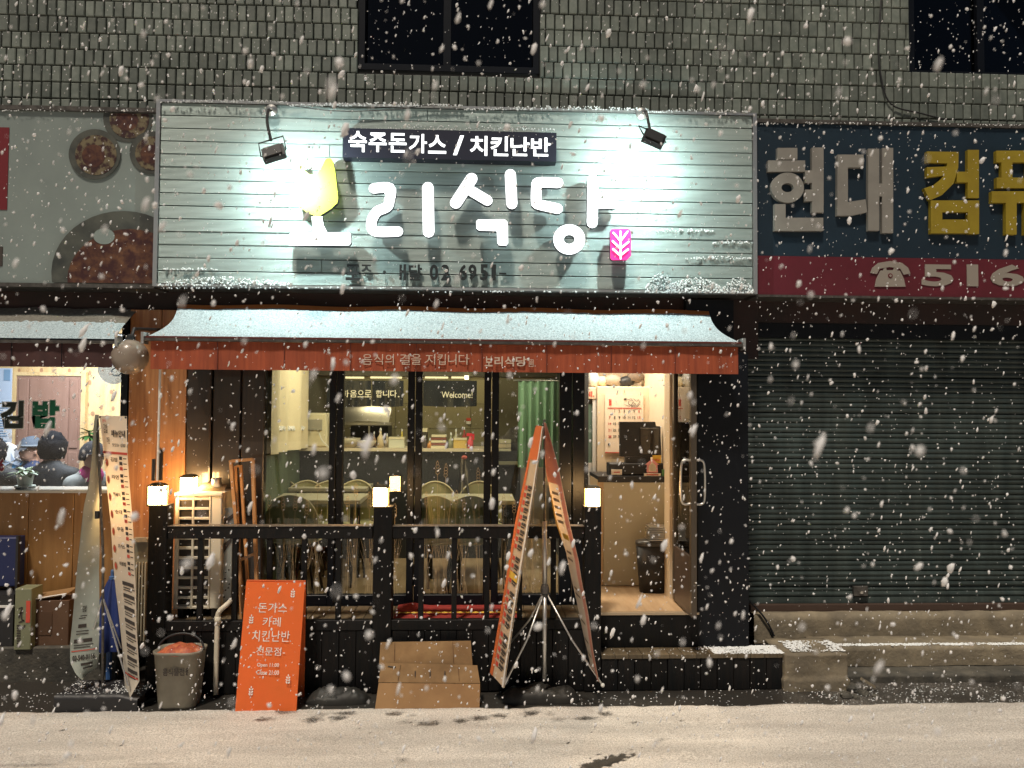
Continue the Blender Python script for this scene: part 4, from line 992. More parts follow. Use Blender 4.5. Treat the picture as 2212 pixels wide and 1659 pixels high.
# water dispenser
t = on('water_dispenser', 'ivory water dispenser with two taps standing on the counter', 'water dispenser', 684, 2.75, zc)
x0, z0, x1, z1 = rect(661, 892, 707, 969, 2.75)
MB().box(x0, x1, 2.74, 3.0, zc, z1, 0, .02).build('body', m_disp, t)
x0, z0, x1, z1 = rect(665, 906, 696, 930, 2.735); MB().box(x0, x1, 2.728, 2.74, z0, z1, 0, .004).build('tap_panel', M('grey_panel', (.35, .32, .25), .3), t)
for u in (671, 687):
    p = P(u, 928, 2.71); MB().tube([p, p + Vector((0, 0, -.03))], .008, 8).build('tap', m_steel, t)
MB().tube(smooth_line([P(u, v, 2.70) for u, v in ((690, 936), (695, 950), (706, 962), (716, 970))], 5), .005, 6).build('hose', m_white, t)
# hood
t = on('extractor_hood', 'curved stainless extractor hood over the kitchen stove', 'hood', 790, 3.9, 1.9)
def hoodf(a, b):
    x0, x1 = P(745, 880, 3.9).x, P(845, 880, 3.9).x; x = x0 + (x1 - x0) * a
    z = PZ(868, 3.9, 800) + (PZ(913, 3.9, 800) - PZ(868, 3.9, 800)) * b; return (x, 3.9 - .25 * b ** 2, z + .02 * math.sin(a * 3))
MB().surf(hoodf, 14, 10).build('canopy', m_steel, t, True)
x0, z0, x1, z1 = rect(745, 913, 845, 918, 3.64); MB().box(x0, x1, 3.62, 3.95, z0, z1).build('lip', m_steel, t)
t = on('kitchen_stove', 'dark steel stove recess under the extractor hood', 'stove', 795, 4.0, zc)
x0, z0, x1, z1 = rect(757, 920, 838, 966, 3.9); MB().box(x0, x1, 3.9, 4.3, z0, z1).build('body', m_rubber, t)
MB().box((x0+x1)/2 - .01, (x0+x1)/2 + .01, 3.885, 3.9, z0, z1).build('divider', m_steel, t)
# wall tiles of the kitchen
kt = thing('kitchen_wall_tiles', 'large pale olive tiles on the kitchen wall above the back counter', 'tiles', (0, 4.38, 2))
xs_ = P(745, 900, 4.38).x; m_kt = M('olive_kitchen_tile', (.26, .23, .14), .3, island=.12)
for i in range(9):
    for j in range(4):
        x = xs_ + i * .31; z = 1.45 + j * .31
        if x + .31 < P(1120, 900, 4.38).x: MB().box(x + .002, x + .306, 4.375, 4.398, z + .002, z + .306).build('tile', m_kt, kt)
# black cafe curtain with writing
t = on('cafe_curtain', 'short black sheer curtain with white lettering across the kitchen opening', 'curtain', 890, 2.9, 2.2)
m_sheer = M('black_sheer', (.025, .026, .028), .25, coat=.3)
for (a, b) in ((706, 802), (804, 872), (914, 1030)):
    x0, z0, x1, z1 = rect(a, 822, b, 877, 2.9)
    MB().surf(lambda p, q: (x0 + (x1 - x0) * p, 2.9 + .012 * math.sin(p * 19) * q + .02 * math.sin(p * 5), z1 + (z0 - z1) * q - .01 * math.sin(p * 3.1) * q), 40, 4).build('panel', m_sheer, t, True)
mb = MB()
for c, a, b in (('마', 985, 1050), ('음', 1058, 1118), ('으', 1125, 1178), ('로', 1185, 1245), ('합', 1283, 1338), ('니', 1345, 1398), ('다', 1408, 1465), ('.', 1475, 1488)):
    v0, v1 = 713.2 + .248 * 522, 713.2 + .248 * 585
    if c == '.': v0 = v1 - 3
    text_px(mb, c, 493.7 + .248 * a, v0, 493.7 + .248 * b, v1, 2.865, t=.002, bold=.01)
text_px(mb, 'Welcome!', 493.7 + .248 * 1855, 713.2 + .248 * 535, 493.7 + .248 * 2125, 713.2 + .248 * 590, 2.865, t=.002, bold=.005)
mb.build('lettering', M('cream_lettering', (.85, .75, .55), .5, emit=(1, .85, .55), es=.12), t)
# green curtain
t = on('green_curtain', 'pleated sage green curtain hanging by the passage', 'curtain', 1163, 2.3, 2)
x0, z0, x1, z1 = rect(1119, 823, 1206, 1010, 2.3)
MB().surf(lambda a, b: (x0 + (x1 - x0) * a, 2.3 + .025 * math.sin(a * 34 + b) * (.4 + b), z1 + (z0 - z1) * b), 90, 8).build('fabric', M('sage_fabric', (.20, .34, .20), .8), t, True)
MB().tube([(x0 - .05, 2.3, z1 + .005), (x1 + .05, 2.3, z1 + .005)], .008, 8).build('rod', m_steel, t)
# counter clutter: (name, label, category, u, width px, top v, colour, form)
def item(nm, lb, cat, u, wpx, vt, col, form, Y=2.74, vb=968.5, zz=None):
    s = (5.2 + Y) / FPX; r = wpx * s / 2; z = zc if zz is None else zz; h = PZ(vt, Y, u) - z; x = P(u, 960, Y).x
    t = thing(nm, lb, cat, (x, Y, z), 'clutter on the kitchen counter'); m = M(nm + '_colour', col, .4)
    if form == 'bottle': MB().lathe((x, Y, z), [(r, 0), (r, h*.6), (r*.35, h*.78), (r*.3, h)], 14).build('bottle_body', m, t, True); MB().lathe((x, Y, z + h), [(r*.34, .001), (r*.3, .02), (.002, .03)], 10).build('cap', m_white, t)
    elif form == 'box': MB().box(x - r, x + r, Y - .03, Y + .09, z, z + h * .8, 0, .003).build('box_body', m, t); MB().box(x - r - .002, x + r + .002, Y - .033, Y + .093, z + h * .8 + .001, z + h).build('lid', m_disp, t)
    elif form == 'bowl': MB().lathe((x, Y, z), [(r*.5, 0), (r*.85, h*.45), (r, h), (r*.93, h), (r*.78, h*.5), (r*.3, h*.2)], 22).build('bowl_body', m, t, True); MB().ball((x, Y, z + h * .75), r * .7, 12, sz=.45, jit=.4).build('contents', m_steel, t)
    elif form == 'stack':
        k = 5
        for i in range(k): MB().box(x - r + random.uniform(-.004, .004), x + r, Y - .03, Y + .08, z + h * i / k, z + h * (i + .85) / k).build('layer', m if i % 2 else m_disp, t)
    elif form == 'plate': MB().lathe((x, Y, z), [(r*.4, 0), (r*.6, .012), (r, h), (r*.96, h), (r*.5, .02)], 22).build('plate_body', m, t, True); MB().ball((x - r * .2, Y, z + h * .8), r * .4, 10, sz=.5, jit=.5).build('crumpled_foil', m_steel, t)
    elif form == 'spray':
        MB().lathe((x, Y, z), [(r, 0), (r, h*.42), (r*.4, h*.58), (r*.35, h*.7)], 14).build('bottle_body', m, t, True)
        MB().box(x - r * 1.3, x + r * .6, Y - .012, Y + .012, z + h * .72, z + h * .9).box(x + r * .6, x + r * 1.3, Y - .008, Y + .008, z + h * .5, z + h * .86).build('trigger', M('red_trigger', (.7, .04, .06), .4), t)
item('steel_bowl', 'large steel mixing bowl of utensils beside the first black frame', 'bowl', 756, 46, 946, (.45, .38, .26), 'bowl')
item('serving_plate', 'shallow plate with crumpled foil in the middle of the counter', 'plate', 792, 44, 952, (.5, .42, .28), 'plate')
item('sauce_bottle', 'tall pale squeeze bottle between plate and white tub', 'bottle', 822, 14, 930, (.6, .48, .3), 'bottle')
item('sauce_bottle', 'small brown bottle behind the tall pale squeeze bottle', 'bottle', 808, 9, 938, (.3, .17, .08), 'bottle', 2.85)
item('sauce_bottle', 'short cream bottle at the back near the stove', 'bottle', 836, 10, 942, (.5, .4, .25), 'bottle', 2.9)
item('plastic_tub', 'square translucent tub with a pump lid on the counter', 'tub', 857, 33, 944, (.6, .58, .44), 'box')
item('sauce_bottle', 'yellow topped bottle standing behind the square tub', 'bottle', 868, 7, 932, (.65, .5, .08), 'bottle', 2.88)
item('sauce_bottle', 'slim dark bottle at the open end of the counter', 'bottle', 918, 8, 946, (.08, .06, .05), 'bottle')
item('jar', 'small orange jar on the counter past the second frame', 'jar', 929, 12, 952, (.6, .25, .06), 'bottle')
item('cup_stack', 'stack of dark red boxes on the counter', 'stack', 948, 32, 938, (.25, .09, .07), 'stack')
item('jar', 'black jar beside the stack of red boxes', 'jar', 963, 11, 944, (.03, .03, .03), 'bottle')
item('jar', 'grey green jar beside the yellow tin', 'jar', 974, 12, 940, (.28, .28, .18), 'bottle')
item('tea_tin', 'yellow decorated tin box on the counter', 'tin', 994, 28, 946, (.62, .42, .12), 'box')
item('sauce_bottle', 'red topped dark bottle behind the yellow tin', 'bottle', 1003, 10, 928, (.35, .04, .03), 'bottle', 2.9)
item('spray_bottle', 'red trigger spray bottle on the counter', 'spray bottle', 1016, 13, 932, (.75, .1, .12), 'spray')
item('jar', 'pale jar behind the yellow tin', 'jar', 985, 12, 932, (.5, .45, .3), 'bottle', 2.95)
item('knife_block', 'dark utensil block with handles at the back of the counter', 'utensil block', 880 + 38, 10, 925, (.05, .04, .03), 'box', 3.0)
for k, (u, w_, col, lb) in enumerate(((1085, 14, (.7, .55, .33), 'pale ribbed mug stack beside the coats'), (1098, 11, (.62, .5, .32), 'second pale ribbed mug stack, closer to the banner'))):
    item('mug_stack', lb, 'mugs', u, w_, 948, col, 'stack', 2.74, zz=zc - .13)
# coats heap
t = on('coat_heap', 'dark crumpled coats piled at the end of the counter', 'coats', 1115, 2.85, zc)
mb = MB()
def heap(a, b):
    th = 2 * math.pi * a; ph = math.pi / 2 * b; r = .20 * (1 + .22 * noise.noise(Vector((math.cos(th) * 2.2, math.sin(th) * 2.2, b * 3))))
    p = P(1113, 965, 2.95); return (p.x + r * math.cos(th) * math.cos(ph), 2.95 + r * .6 * math.sin(th) * math.cos(ph), zc - .1 + .30 * math.sin(ph) * (1 + .2 * noise.noise(Vector((th, b * 4, 1)))))
mb.surf(heap, 40, 14).build('fabric_heap', M('dark_brown_fabric', (.06, .05, .04), .9, col2=(.12, .10, .08), nscale=12), t, True)
# draped grey coat on chair
t = on('draped_cloth', 'grey cloth draped over a tall chair back in the dining room', 'cloth', 1003, 2.1, 1)
def drp(a, b):
    u = 989 + 30 * a * (.35 + .65 * b) + 6 * (1 - b) ; v = 987 + 92 * b + (3 if .3 < a < .7 else 0) * b
    p = P(u, v, 2.12 + .05 * math.sin(a * 14) * b); return p
MB().surf(drp, 30, 12).build('cloth_body', M('grey_brown_fabric', (.24, .2, .15), .9, col2=(.05, .045, .04), nscale=6, stretch=(8, 1, .7), ramp=(.42, .5)), t, True)
MB().ball(P(1003, 988, 2.12), .028, 10, sz=.7).build('cap', M('red_cap', (.4, .08, .06), .7), t)
# red sticker on tiles
x0, z0, x1, z1 = rect(1007, 903, 1017, 916, 4.3)
o = MB().box(x0, x1, 4.36, 4.37, (z0 + z1) / 2 + .003, z1).build('warning_sticker', m_red, None, label='small red and white sticker on the kitchen wall tiles', cat='sticker')
MB().box(x0, x1, 4.36, 4.37, z0, (z0 + z1) / 2 - .003).build('sticker_lower', m_print, o)
# entrance: fridge with calendar
Yfr = 1.95
t = on('display_fridge', 'cream drinks fridge with glass door just inside the entrance', 'fridge', 1330, Yfr, zd)
x0, z0, x1, z1 = rect(1289, 835, 1405, 1000, Yfr)
m_frg = M('cream_fridge_side', (.80, .66, .48), .45)
MB().box(x0 + .002, x1, Yfr, Yfr + .5, zd, z1, 0, .006).build('side_panel', m_frg, t)
x2 = P(1253, 900, Yfr).x
MB().box(x2, x0, Yfr + .02, Yfr + .5, PZ(862, Yfr, 1270), z1 - .01, 0, .006).build('header', m_frg, t)
mb = MB(); text_px(mb, 'oil.', 1262, 845, 1284, 857, Yfr + .015, t=.002, bold=.03); mb.build('lettering', m_red, t)
x0b, z0b, x1b, z1b = rect(1256, 872, 1280, 1000, Yfr + .02)
MB().box(x0b, x1b, Yfr + .06, Yfr + .08, z0b, z1b).build('glass_door', M('green_fridge_glass', (.16, .24, .19), .15, coat=.5), t)
MB().box(x1b + .001, x0 - .001, Yfr + .03, Yfr + .4, zd, z1 - .1).box(x2, x0b - .001, Yfr + .03, Yfr + .4, zd, z1 - .1).box(x0b, x1b, Yfr + .05, Yfr + .4, zd, z0b - .001).build('door_frame', m_white, t)
# calendar
cal = on('wall_calendar', 'January wall calendar with red heading hanging on the cream fridge', 'calendar', 1348, Yfr, 2)
x0, z0, x1, z1 = rect(1307, 852, 1390, 979, Yfr - .02)
MB().box(x0, x1, Yfr - .018, Yfr - .006, z0, z1).build('page', M('calendar_paper', (.85, .72, .58), .6), cal)
Yc = Yfr - .021
def C_(px, py): return 1206.9 + .1984 * px, 768 + .1984 * py
def cal_text(s, px0, py0, px1, py1, m, nm='lettering', bold=.03):
    mb = MB(); a, b = C_(px0, py0); c, d = C_(px1, py1); text_px(mb, s, a, b, c, d, Yc, t=.002, bold=bold); return mb.build(nm, m, cal)
cal_text('1', 548, 475, 575, 545, m_red, bold=.0)
q0 = C_(533, 568); q1 = C_(900, 578); x0, z0, x1, z1 = rect(q0[0], q0[1], q1[0], q1[1], Yc); MB().box(x0, x1, Yc - .001, Yc, z0, z1).build('red_line', m_red, cal)
q0 = C_(505, 1052); q1 = C_(925, 1063); x0, z0, x1, z1 = rect(q0[0], q0[1], q1[0], q1[1], Yc); MB().box(x0, x1, Yc - .001, Yc, z0, z1).build('red_line', m_red, cal)
m_num = M('calendar_ink', (.05, .05, .045), .7); cols = [556, 610, 662, 714, 767, 820, 874]
mbk, mrd = MB(), MB()
for r in range(5):
    for c in range(7):
        dnum = r * 7 + c
        if dnum < 1 or dnum > 31: continue
        py = 605 + r * 69; wd = 9 if dnum < 10 else 17
        a, b = C_(cols[c] - wd, py - 14); cc, dd = C_(cols[c] + wd, py + 14)
        text_px(mrd if c in (0, 6) else mbk, str(dnum), a, b, cc, dd, Yc, t=.002, bold=.005, keep=True)
mbk.build('numbers', m_num, cal); mrd.build('numbers', m_red, cal)
mb = MB()
for pts in ([(728,468),(760,480),(790,470),(812,500),(790,540),(760,530),(762,495),(800,490)], [(812,470),(850,500),(870,480),(885,510),(850,545),(810,548),(790,560),(850,560),(885,530)], [(715,530),(745,545),(770,552)], [(770,552),(840,530),(812,510)]):
    ribbon(mb, [(P(*C_(*p), Yc).x, P(*C_(*p), Yc).z) for p in pts], .004, Yc - .001)
p = P(*C_(722, 475), Yc); mb.box(p.x - .012, p.x + .012, Yc - .003, Yc - .001, p.z - .008, p.z + .008)
mb.build('ink_drawing', m_num, cal)
mb = MB(); a, b = C_(535, 955); c, d_ = C_(560, 985); x0, z0, x1, z1 = rect(a, b, c, d_, Yc); mb.prism(ell((x0+x1)/2, (z0+z1)/2, (x1-x0)/2, (z1-z0)/2, 16), Yc - .002, Yc - .001); mb.build('round_emblem', m_num, cal)
MB().tube([P(*C_(714, 372), Yfr - .02), P(*C_(716, 412), Yfr - .02)], .004, 6).build('hook', m_steel, cal)
# bags on fridge
t = on('fridge_top_bags', 'white and black bundles stuffed on top of the cream fridge', 'bags', 1345, Yfr + .2, 2.2)
for (u, v, r, sx, m) in ((1282, 820, .07, .9, m_white), (1300, 824, .05, 1, m_disp), (1322, 822, .06, 1.6, M('grey_bag', (.35, .3, .24), .7)), (1352, 824, .055, 1.5, m_rubber), (1372, 815, .06, 1.4, M('brown_bag', (.16, .12, .09), .8))):
    p = P(u, v, Yfr + .2); MB().ball(tuple(p), r, 12, sx=sx, jit=.35).build('bundle', m, t, True)
# headset on the wall
t = on('wall_hook_cable', 'looped black cable on a hook on the cream wall', 'cable', 1428, 2.7, 2.2)
MB().tube(smooth_line([P(*C_(px, py), 2.7) for px, py in ((1065, 370), (1070, 330), (1110, 303), (1155, 310), (1185, 345), (1190, 385))], 6), .006, 6).build('cable_loop', m_rubber, t)
MB().tube([P(*C_(1035, 390), 2.7), P(*C_(1125, 378), 2.7)], .014, 8).build('plug', m_white, t)
# reception counter
Yk = 1.32
kc = on('reception_counter', 'olive grey reception counter with black top inside the door', 'counter', 1375, Yk, zd)
x0, z0, x1, z1 = rect(1304, 1042, 1444, 1265, Yk)
MB().box(x0, x1 + .02, Yk, Yk + .5, zd + .001, z1, 0, .003).build('cabinet', M('khaki_laminate', (.50, .47, .36), .5), kc)
xq = P(1291, 1000, Yk).x; MB().box(xq, x0 - .001, Yk + .01, Yk + .45, zd + .001, z1 + .02).build('side_trim', M('tan_trim', (.55, .4, .24), .5), kc)
xq2 = P(1275, 1000, Yk).x; MB().box(x0 - .05, x1 + .02, Yk - .01, Yk + .5, z1 + .001, PZ(1029, Yk, 1370)).build('worktop', m_rubber, kc)
zk = PZ(1029, Yk, 1370) + .001
t = on('pos_terminal', 'black till monitor seen from behind on the reception counter', 'monitor', 1385, 1.5, zk)
mb = MB(); yy = 1.42
pp = [P(*C_(px, py), yy) for px, py in ((668, 1100), (665, 722), (1050, 722), (1062, 770), (1108, 772), (1118, 1082), (1020, 1105))]
mb.prism(ccw([(p.x, p.z) for p in pp]), yy, yy + .04).build('monitor_back', m_rubber, t)
x0, z0, x1, z1 = rect(*C_(885, 790), *C_(1095, 1080), yy - .01); MB().box(x0, x1, yy - .008, yy - .001, z0, z1, 0, .003).build('rear_cover', M('glossy_black', (.03, .025, .022), .15, coat=.6), t)
x0, z0, x1, z1 = rect(*C_(730, 1105), *C_(1000, 1180), yy + .01); MB().box(x0, x1, yy + .01, yy + .08, z0, z1).build('neck', m_rubber, t)
x0, z0, x1, z1 = rect(*C_(545, 1170), *C_(1195, 1310), yy); MB().box(x0, x1, yy - .02, yy + .12, zk, z1, 0, .01).build('base', m_rubber, t)
x0, z0, x1, z1 = rect(*C_(1022, 1085), *C_(1117, 1172), yy - .03)
pn = MB().box(x0, x1, yy - .03, yy - .026, z0, z1).build('sticky_note', m_yel, None, label='yellow sticky note on the lower corner of the till monitor', cat='note')
mb = MB(); text_px(mb, '배달', *C_(1045, 1125), *C_(1100, 1150), yy - .032, t=.001, bold=.02); mb.build('lettering', m_red, pn)
yy2 = yy - .06
hs = on('house_card', 'pink house shaped card standing in front of the till', 'card', 1408, yy2, zk)
pp = [P(*C_(px, py), yy2) for px, py in ((960, 1275), (962, 1190), (942, 1190), (1018, 1125), (1092, 1188), (1075, 1192), (1080, 1275))]
MB().prism(ccw([(p.x, p.z) for p in pp]), yy2, yy2 + .008).build('card_board', M('pink_card', (.7, .3, .3), .6), hs)
pp = [P(*C_(px, py), yy2) for px, py in ((980, 1262), (980, 1200), (1018, 1160), (1058, 1200), (1060, 1262))]
MB().prism(ccw([(p.x, p.z) for p in pp]), yy2 - .004, yy2 - .001).build('inner_print', m_paper, hs)
for k, (a, b, lb, m) in enumerate((((575, 1240), (690, 1300), 'small white card with red stripe at the till', m_print), ((930, 1283), (1112, 1320), 'white card lying below the pink house card', m_print), ((1125, 1240), (1178, 1318), 'small green packet beside the pink house card', M('green_packet', (.1, .25, .1), .5)))):
    x0, z0, x1, z1 = rect(*C_(*a), *C_(*b), yy2 - .01 - .005 * k)
    o = MB().box(x0, x1, yy2 - .01 - .005 * k, yy2 + .0 - .005 * k, max(zk, z0), max(z1, zk + .02)).build(('name_card', 'name_card', 'packet')[k], m, None, label=lb, cat=('card', 'card', 'packet')[k])
    if k < 2: MB().box(x0 + .02, x1 - .02, yy2 - .013 - .005 * k, yy2 - .0105 - .005 * k, (max(zk, z0) + z1) / 2 - .004, (max(zk, z0) + z1) / 2 + .004).build('printed_stripe', m_red, o)
# trash bin and stacked trays
bn = on('trash_bin', 'black plastic bin beside the reception counter', 'bin', 1413, 1.1, zd)
x0, z0, x1, z1 = rect(1372, 1168, 1455, 1277, 1.1); xm = (x0 + x1) / 2; r = (x1 - x0) / 2 / 1.1
MB().lathe((xm, 1.12, zd), [(r*.8, 0), (r, z1 - zd - .04)], 28, sq=.12, sy=.6).build('bin_body', m_rubber, bn, True)
MB().lathe((xm, 1.12, z1 - .038), [(r*1.03, 0), (r*1.03, .03), (r*.8, .045)], 28, sq=.12, sy=.6).build('rim', M('bin_rim', (.05, .05, .05), .3), bn, True)
ts = on('tray_stack', 'stack of shiny metal trays resting on the black bin', 'trays', 1430, 1.12, z1)
x0, _, x1, zt2 = rect(1399, 1137, 1458, 1168, 1.1)
for i in range(8): MB().box(x0 + i % 3 * .004, x1 + (i % 2) * .004, 1.04, 1.2, z1 + .008 + i * .0145, z1 + .008 + i * .0145 + .009).build('tray', m_steel, ts)
# door mat
mt = on('door_mat', 'red patterned mat lying on the deck in front of the glass', 'mat', 985, .6, zf_)
xa, xb = P(852, 1320, .5).x, P(1118, 1320, .5).x
MB().surf(lambda a, b: (xa + (xb - xa) * a, .37 + (Yg - .03 - .37) * b, zf_ + .006 + .02 * max(0, 1 - abs(a - .12) / .14) * b), 60, 10).build('mat_body', M('red_carpet', (.30, .035, .025), .95, col2=(.22, .02, .02), nscale=30), mt, True)
mb = MB()
for i in range(16):
    x = xa + (xb - xa) * (i + .5) / 16; mb.add([(x - .04, .52, zf_ + .022), (x, .50, zf_ + .022), (x + .04, .52, zf_ + .022), (x, .54, zf_ + .024)], [(0, 1, 2, 3)])
mb.build('yellow_pattern', m_yel, mt)
# ================================================================== snack shop at the side
Yl_ = .86
sn = thing('snack_shop', 'brightly lit snack shop with a plywood counter front beneath its window', 'shop', (P(130, 1100, Yl_).x, Yl_, 0))
XL, XR = -4.9, P(262, 1000, Yl_).x
zs = PZ(1059, Yl_, 130)
m_sill = M('steel_sill', (.5, .48, .42), .35, metal=.6)
x = XL; k = 0
for (a, b) in ((-200, 60), (60, 158), (158, 262)):
    MB().box(P(a, 1150, Yl_).x + .002, P(b, 1150, Yl_).x - .002, Yl_, Yl_ + .04, .30, zs - .02, 0, .003).build('panel', m_plyL, sn)
MB().box(XL, XR, Yl_ - .03, Yl_ + .3, zs - .018, zs).build('sill', m_sill, sn)
MB().box(P(262, 1000, Yl_).x, P(278, 1000, Yl_).x, Yl_ + .0, Yl_ + .2, .3, 2.75).build('window_frame', m_frame, sn)
MB().box(XL, XR - .001, Yl_ + .05, Yl_ + .056, zs + .001, 2.75).build('window_pane', m_gasp, sn)
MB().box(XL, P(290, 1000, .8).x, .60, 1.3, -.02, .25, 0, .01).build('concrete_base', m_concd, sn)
MB().box(XL, P(280, 1000, .8).x, .72, 1.3, .251, .30).build('ledge', m_conc, sn)
MB().box(XL, XR + .2, Yl_ + .041, 3.6, .25, .30).build('floor', m_floor, sn)
Ysb = 3.3
MB().box(XL - 1.5, XR + .02, Ysb, Ysb + .1, .3, 3.0).build('back_wall', m_knot, sn)
kn = MB()
for (px, py) in ((170, 1015), (365, 1015), (610, 1015), (790, 1035), (525, 1050), (775, 1310), (890, 1335), (995, 1345), (815, 1390), (790, 1120), (940, 1420), (980, 1200)):
    p = P(.248 * px * .99, 548.6 + .248 * py, Ysb - .002); kn.prism(ell(p.x, p.z, .013 + .008 * random.random(), .02 + .008 * random.random(), 12), Ysb - .004, Ysb - .001)
kn.build('wood_knots', M('dark_knot', (.42, .24, .13), .6), sn, kind='stuff')
MB().box(XR - .02, XR + .06, Yl_ + .2, Ysb, .3, 3.0).build('side_wall', m_frame, sn)
MB().box(XL - 1.5, XR + .02, Yl_ + .06, Ysb + .1, 3.0, 3.04).build('ceiling', m_white, sn)
# inner door
dr = thing('brown_door', 'brown panelled inner door in the knotty plywood wall of the snack shop', 'door', (P(104, 1000, Ysb - .05).x, Ysb - .05, .3))
x0, _, x1, z1 = rect(34, 812, 174, 1000, Ysb - .05)
m_dr = M('rose_brown_door', (.34, .20, .15), .5, col2=(.29, .165, .12), nscale=3, stretch=(9, 9, .8))
MB().box(x0, x1, Ysb - .05, Ysb - .008, .3, z1, 0, .004).build('door_slab', m_dr, dr)
zmid = PZ(972, Ysb - .05, 150)
xs4 = [x0 + .02, x0 + (x1 - x0) * .20, x0 + (x1 - x0) * .82, x1 - .02]
for i in range(3):
    MB().box(xs4[i] + .006, xs4[i + 1] - .006, Ysb - .062, Ysb - .051, zmid + .02, z1 - .03, 0, .004).build('upper_panel', m_dr, dr)
    MB().box(xs4[i] + .006, xs4[i + 1] - .006, Ysb - .062, Ysb - .051, .4, zmid - .02, 0, .004).build('lower_panel', m_dr, dr)
MB().box(x0 - .05, x0 - .002, Ysb - .06, Ysb - .008, .3, z1 + .04).box(x1 + .002, x1 + .05, Ysb - .06, Ysb - .008, .3, z1 + .04).box(x0 - .002, x1 + .002, Ysb - .06, Ysb - .008, z1 + .002, z1 + .04).build('door_casing', m_knot, dr)
# notices on the wall at the far side
nb_ = thing('notice_board', 'pale blue notices on the snack shop wall beside the brown door', 'notices', (P(10, 900, Ysb - .1).x, Ysb - .1, 1.8))
m_bluep = M('pale_blue_paper', (.50, .60, .74), .6); m_blue2 = M('blue_print', (.2, .34, .5), .6)
for (a, b, c_, d_, m) in ((-60, 795, 25, 870, m_bluep), (-60, 872, 25, 975, M('white_notice', (.66, .70, .76), .6))):
    MB().pbox(a, b, c_, d_, Ysb - .1, .01).build('sheet', m, nb_)
mb = MB()
for i in range(16): mb.pbox(-20, 880 + i * 5.5, 18 - random.random() * 12, 882 + i * 5.5, Ysb - .104, .002)
mb.pbox(8, 798, 22, 822, Ysb - .104, .002).build('printed_lines', m_blue2, nb_, kind='stuff')
# shop light box and round window sticker
ltb = thing('led_light_box', 'white glowing light box at the top corner of the snack shop window', 'light', P(248, 732, Yl_ + .3))
MB().pbox(232, 724, 266, 742, Yl_ + .3, .05).build('tube_cover', EM('led_white', (.85, .93, 1), 5), ltb)
MB().pbox(230, 720, 268, 723, Yl_ + .28, .08).build('housing', m_white, ltb)
rst = thing('round_window_sticker', 'translucent round blue white sticker on the snack shop glass', 'sticker', P(244, 793, Yl_))
p = P(240, 795, Yl_); s = (5.2 + Yl_) / FPX
m_stk = GLASS('frosted_sticker', (.62, .70, .86), 1.3, .5, .15)
MB().prism(ell(p.x, p.z, 33 * s, 34 * s, 40), Yl_ + .040, Yl_ + .044).build('disc', m_stk, rst)
mb = MB(); N = 32
for k in range(N):
    t0, t1 = 2*math.pi*k/N, 2*math.pi*(k+1)/N
    ribbon(mb, [(p.x + 6 * s + 10*s*math.cos(t0), p.z - 8*s + 8*s*math.sin(t0)), (p.x + 6*s + 10*s*math.cos(t1), p.z - 8*s + 8*s*math.sin(t1))], 2.5 * s, Yl_ + .038)
mb.build('letter_ring', m_blue2, rst)
# window lettering
wl = thing('window_lettering', 'large dark and green letters on the snack shop window glass', 'lettering', P(65, 895, Yl_ + .03))
m_wh = M('sticker_outline', (.62, .66, .66), .6); m_gr = M('green_sticker', (.0, .12, .06), .5); m_dk = M('dark_green_sticker', (.012, .022, .016), .5); m_mr = M('maroon_sticker', (.16, .01, .03), .5)
for ch_, a, b, v0, v1, m in (('김', 1, 50, 866, 925, m_dk), ('밥', 70, 127, 865, 925, m_gr), ('6', -3, 9, 991, 1018, m_mr)):
    mb = MB(); text_px(mb, ch_, a - 2, v0 - 2, b + 2, v1 + 2, Yl_ + .046, t=.001, bold=.075); text_px(mb, ch_, a, v0, b, v1, Yl_ + .043, t=.002, bold=.045, m=1); mb.build('letter', [m_wh, m], wl)
# papers, shelf
pp_ = thing('paper_clutter', 'crumpled white and blue papers piled beside the capped customer', 'papers', P(30, 985, 2.9))
for (u, v, r, m) in ((10, 990, .10, m_bluep), (24, 978, .09, m_white), (34, 985, .09, m_bluep), (50, 975, .07, M('grey_clutter', (.35, .36, .4), .7)), (60, 985, .07, m_white), (15, 1003, .1, m_white), (42, 1000, .06, M('bright_blue_box', (.08, .35, .65), .5))):
    p = P(u, v, 2.9); a = random.uniform(-.6, .6)
    MB().obox(p, (r * math.cos(a), 0, r * math.sin(a)), (0, .03, 0), (-r * math.sin(a) * .8, .02, r * math.cos(a) * .8)).build('sheet', m, pp_)
MB().box(P(-60, 1020, 2.8).x, P(75, 1020, 2.8).x, 2.75, 3.2, .3, PZ(1012, 2.8, 20)).build('cabinet_below', M('grey_cabinet', (.3, .3, .29), .6), pp_)
# people
def meta(elems, res=.014):
    mbd = bpy.data.metaballs.new('m'); mbd.resolution = res; mbd.render_resolution = res; mbd.threshold = .25
    for c, r, sz, q in elems:
        e = mbd.elements.new(type='ELLIPSOID'); e.co = c; e.radius = r * 1.38; e.size_x, e.size_y, e.size_z = sz
        if q: e.rotation = Vector(q).to_track_quat('Z', 'Y')
    o = bpy.data.objects.new('m', mbd); COL.objects.link(o); bpy.context.view_layer.update()
    me = bpy.data.meshes.new_from_object(o.evaluated_get(bpy.context.evaluated_depsgraph_get())); me.name = 'person'
    bpy.data.objects.remove(o); bpy.data.metaballs.remove(mbd); return me
def seg(a, b, r0, r1, n=7):
    a, b = Vector(a), Vector(b); return [(tuple(a.lerp(b, i / n)), r0 + (r1 - r0) * i / n, (1, 1, 1), None) for i in range(n + 1)]
m_skin = M('skin', (.52, .30, .21), .5)
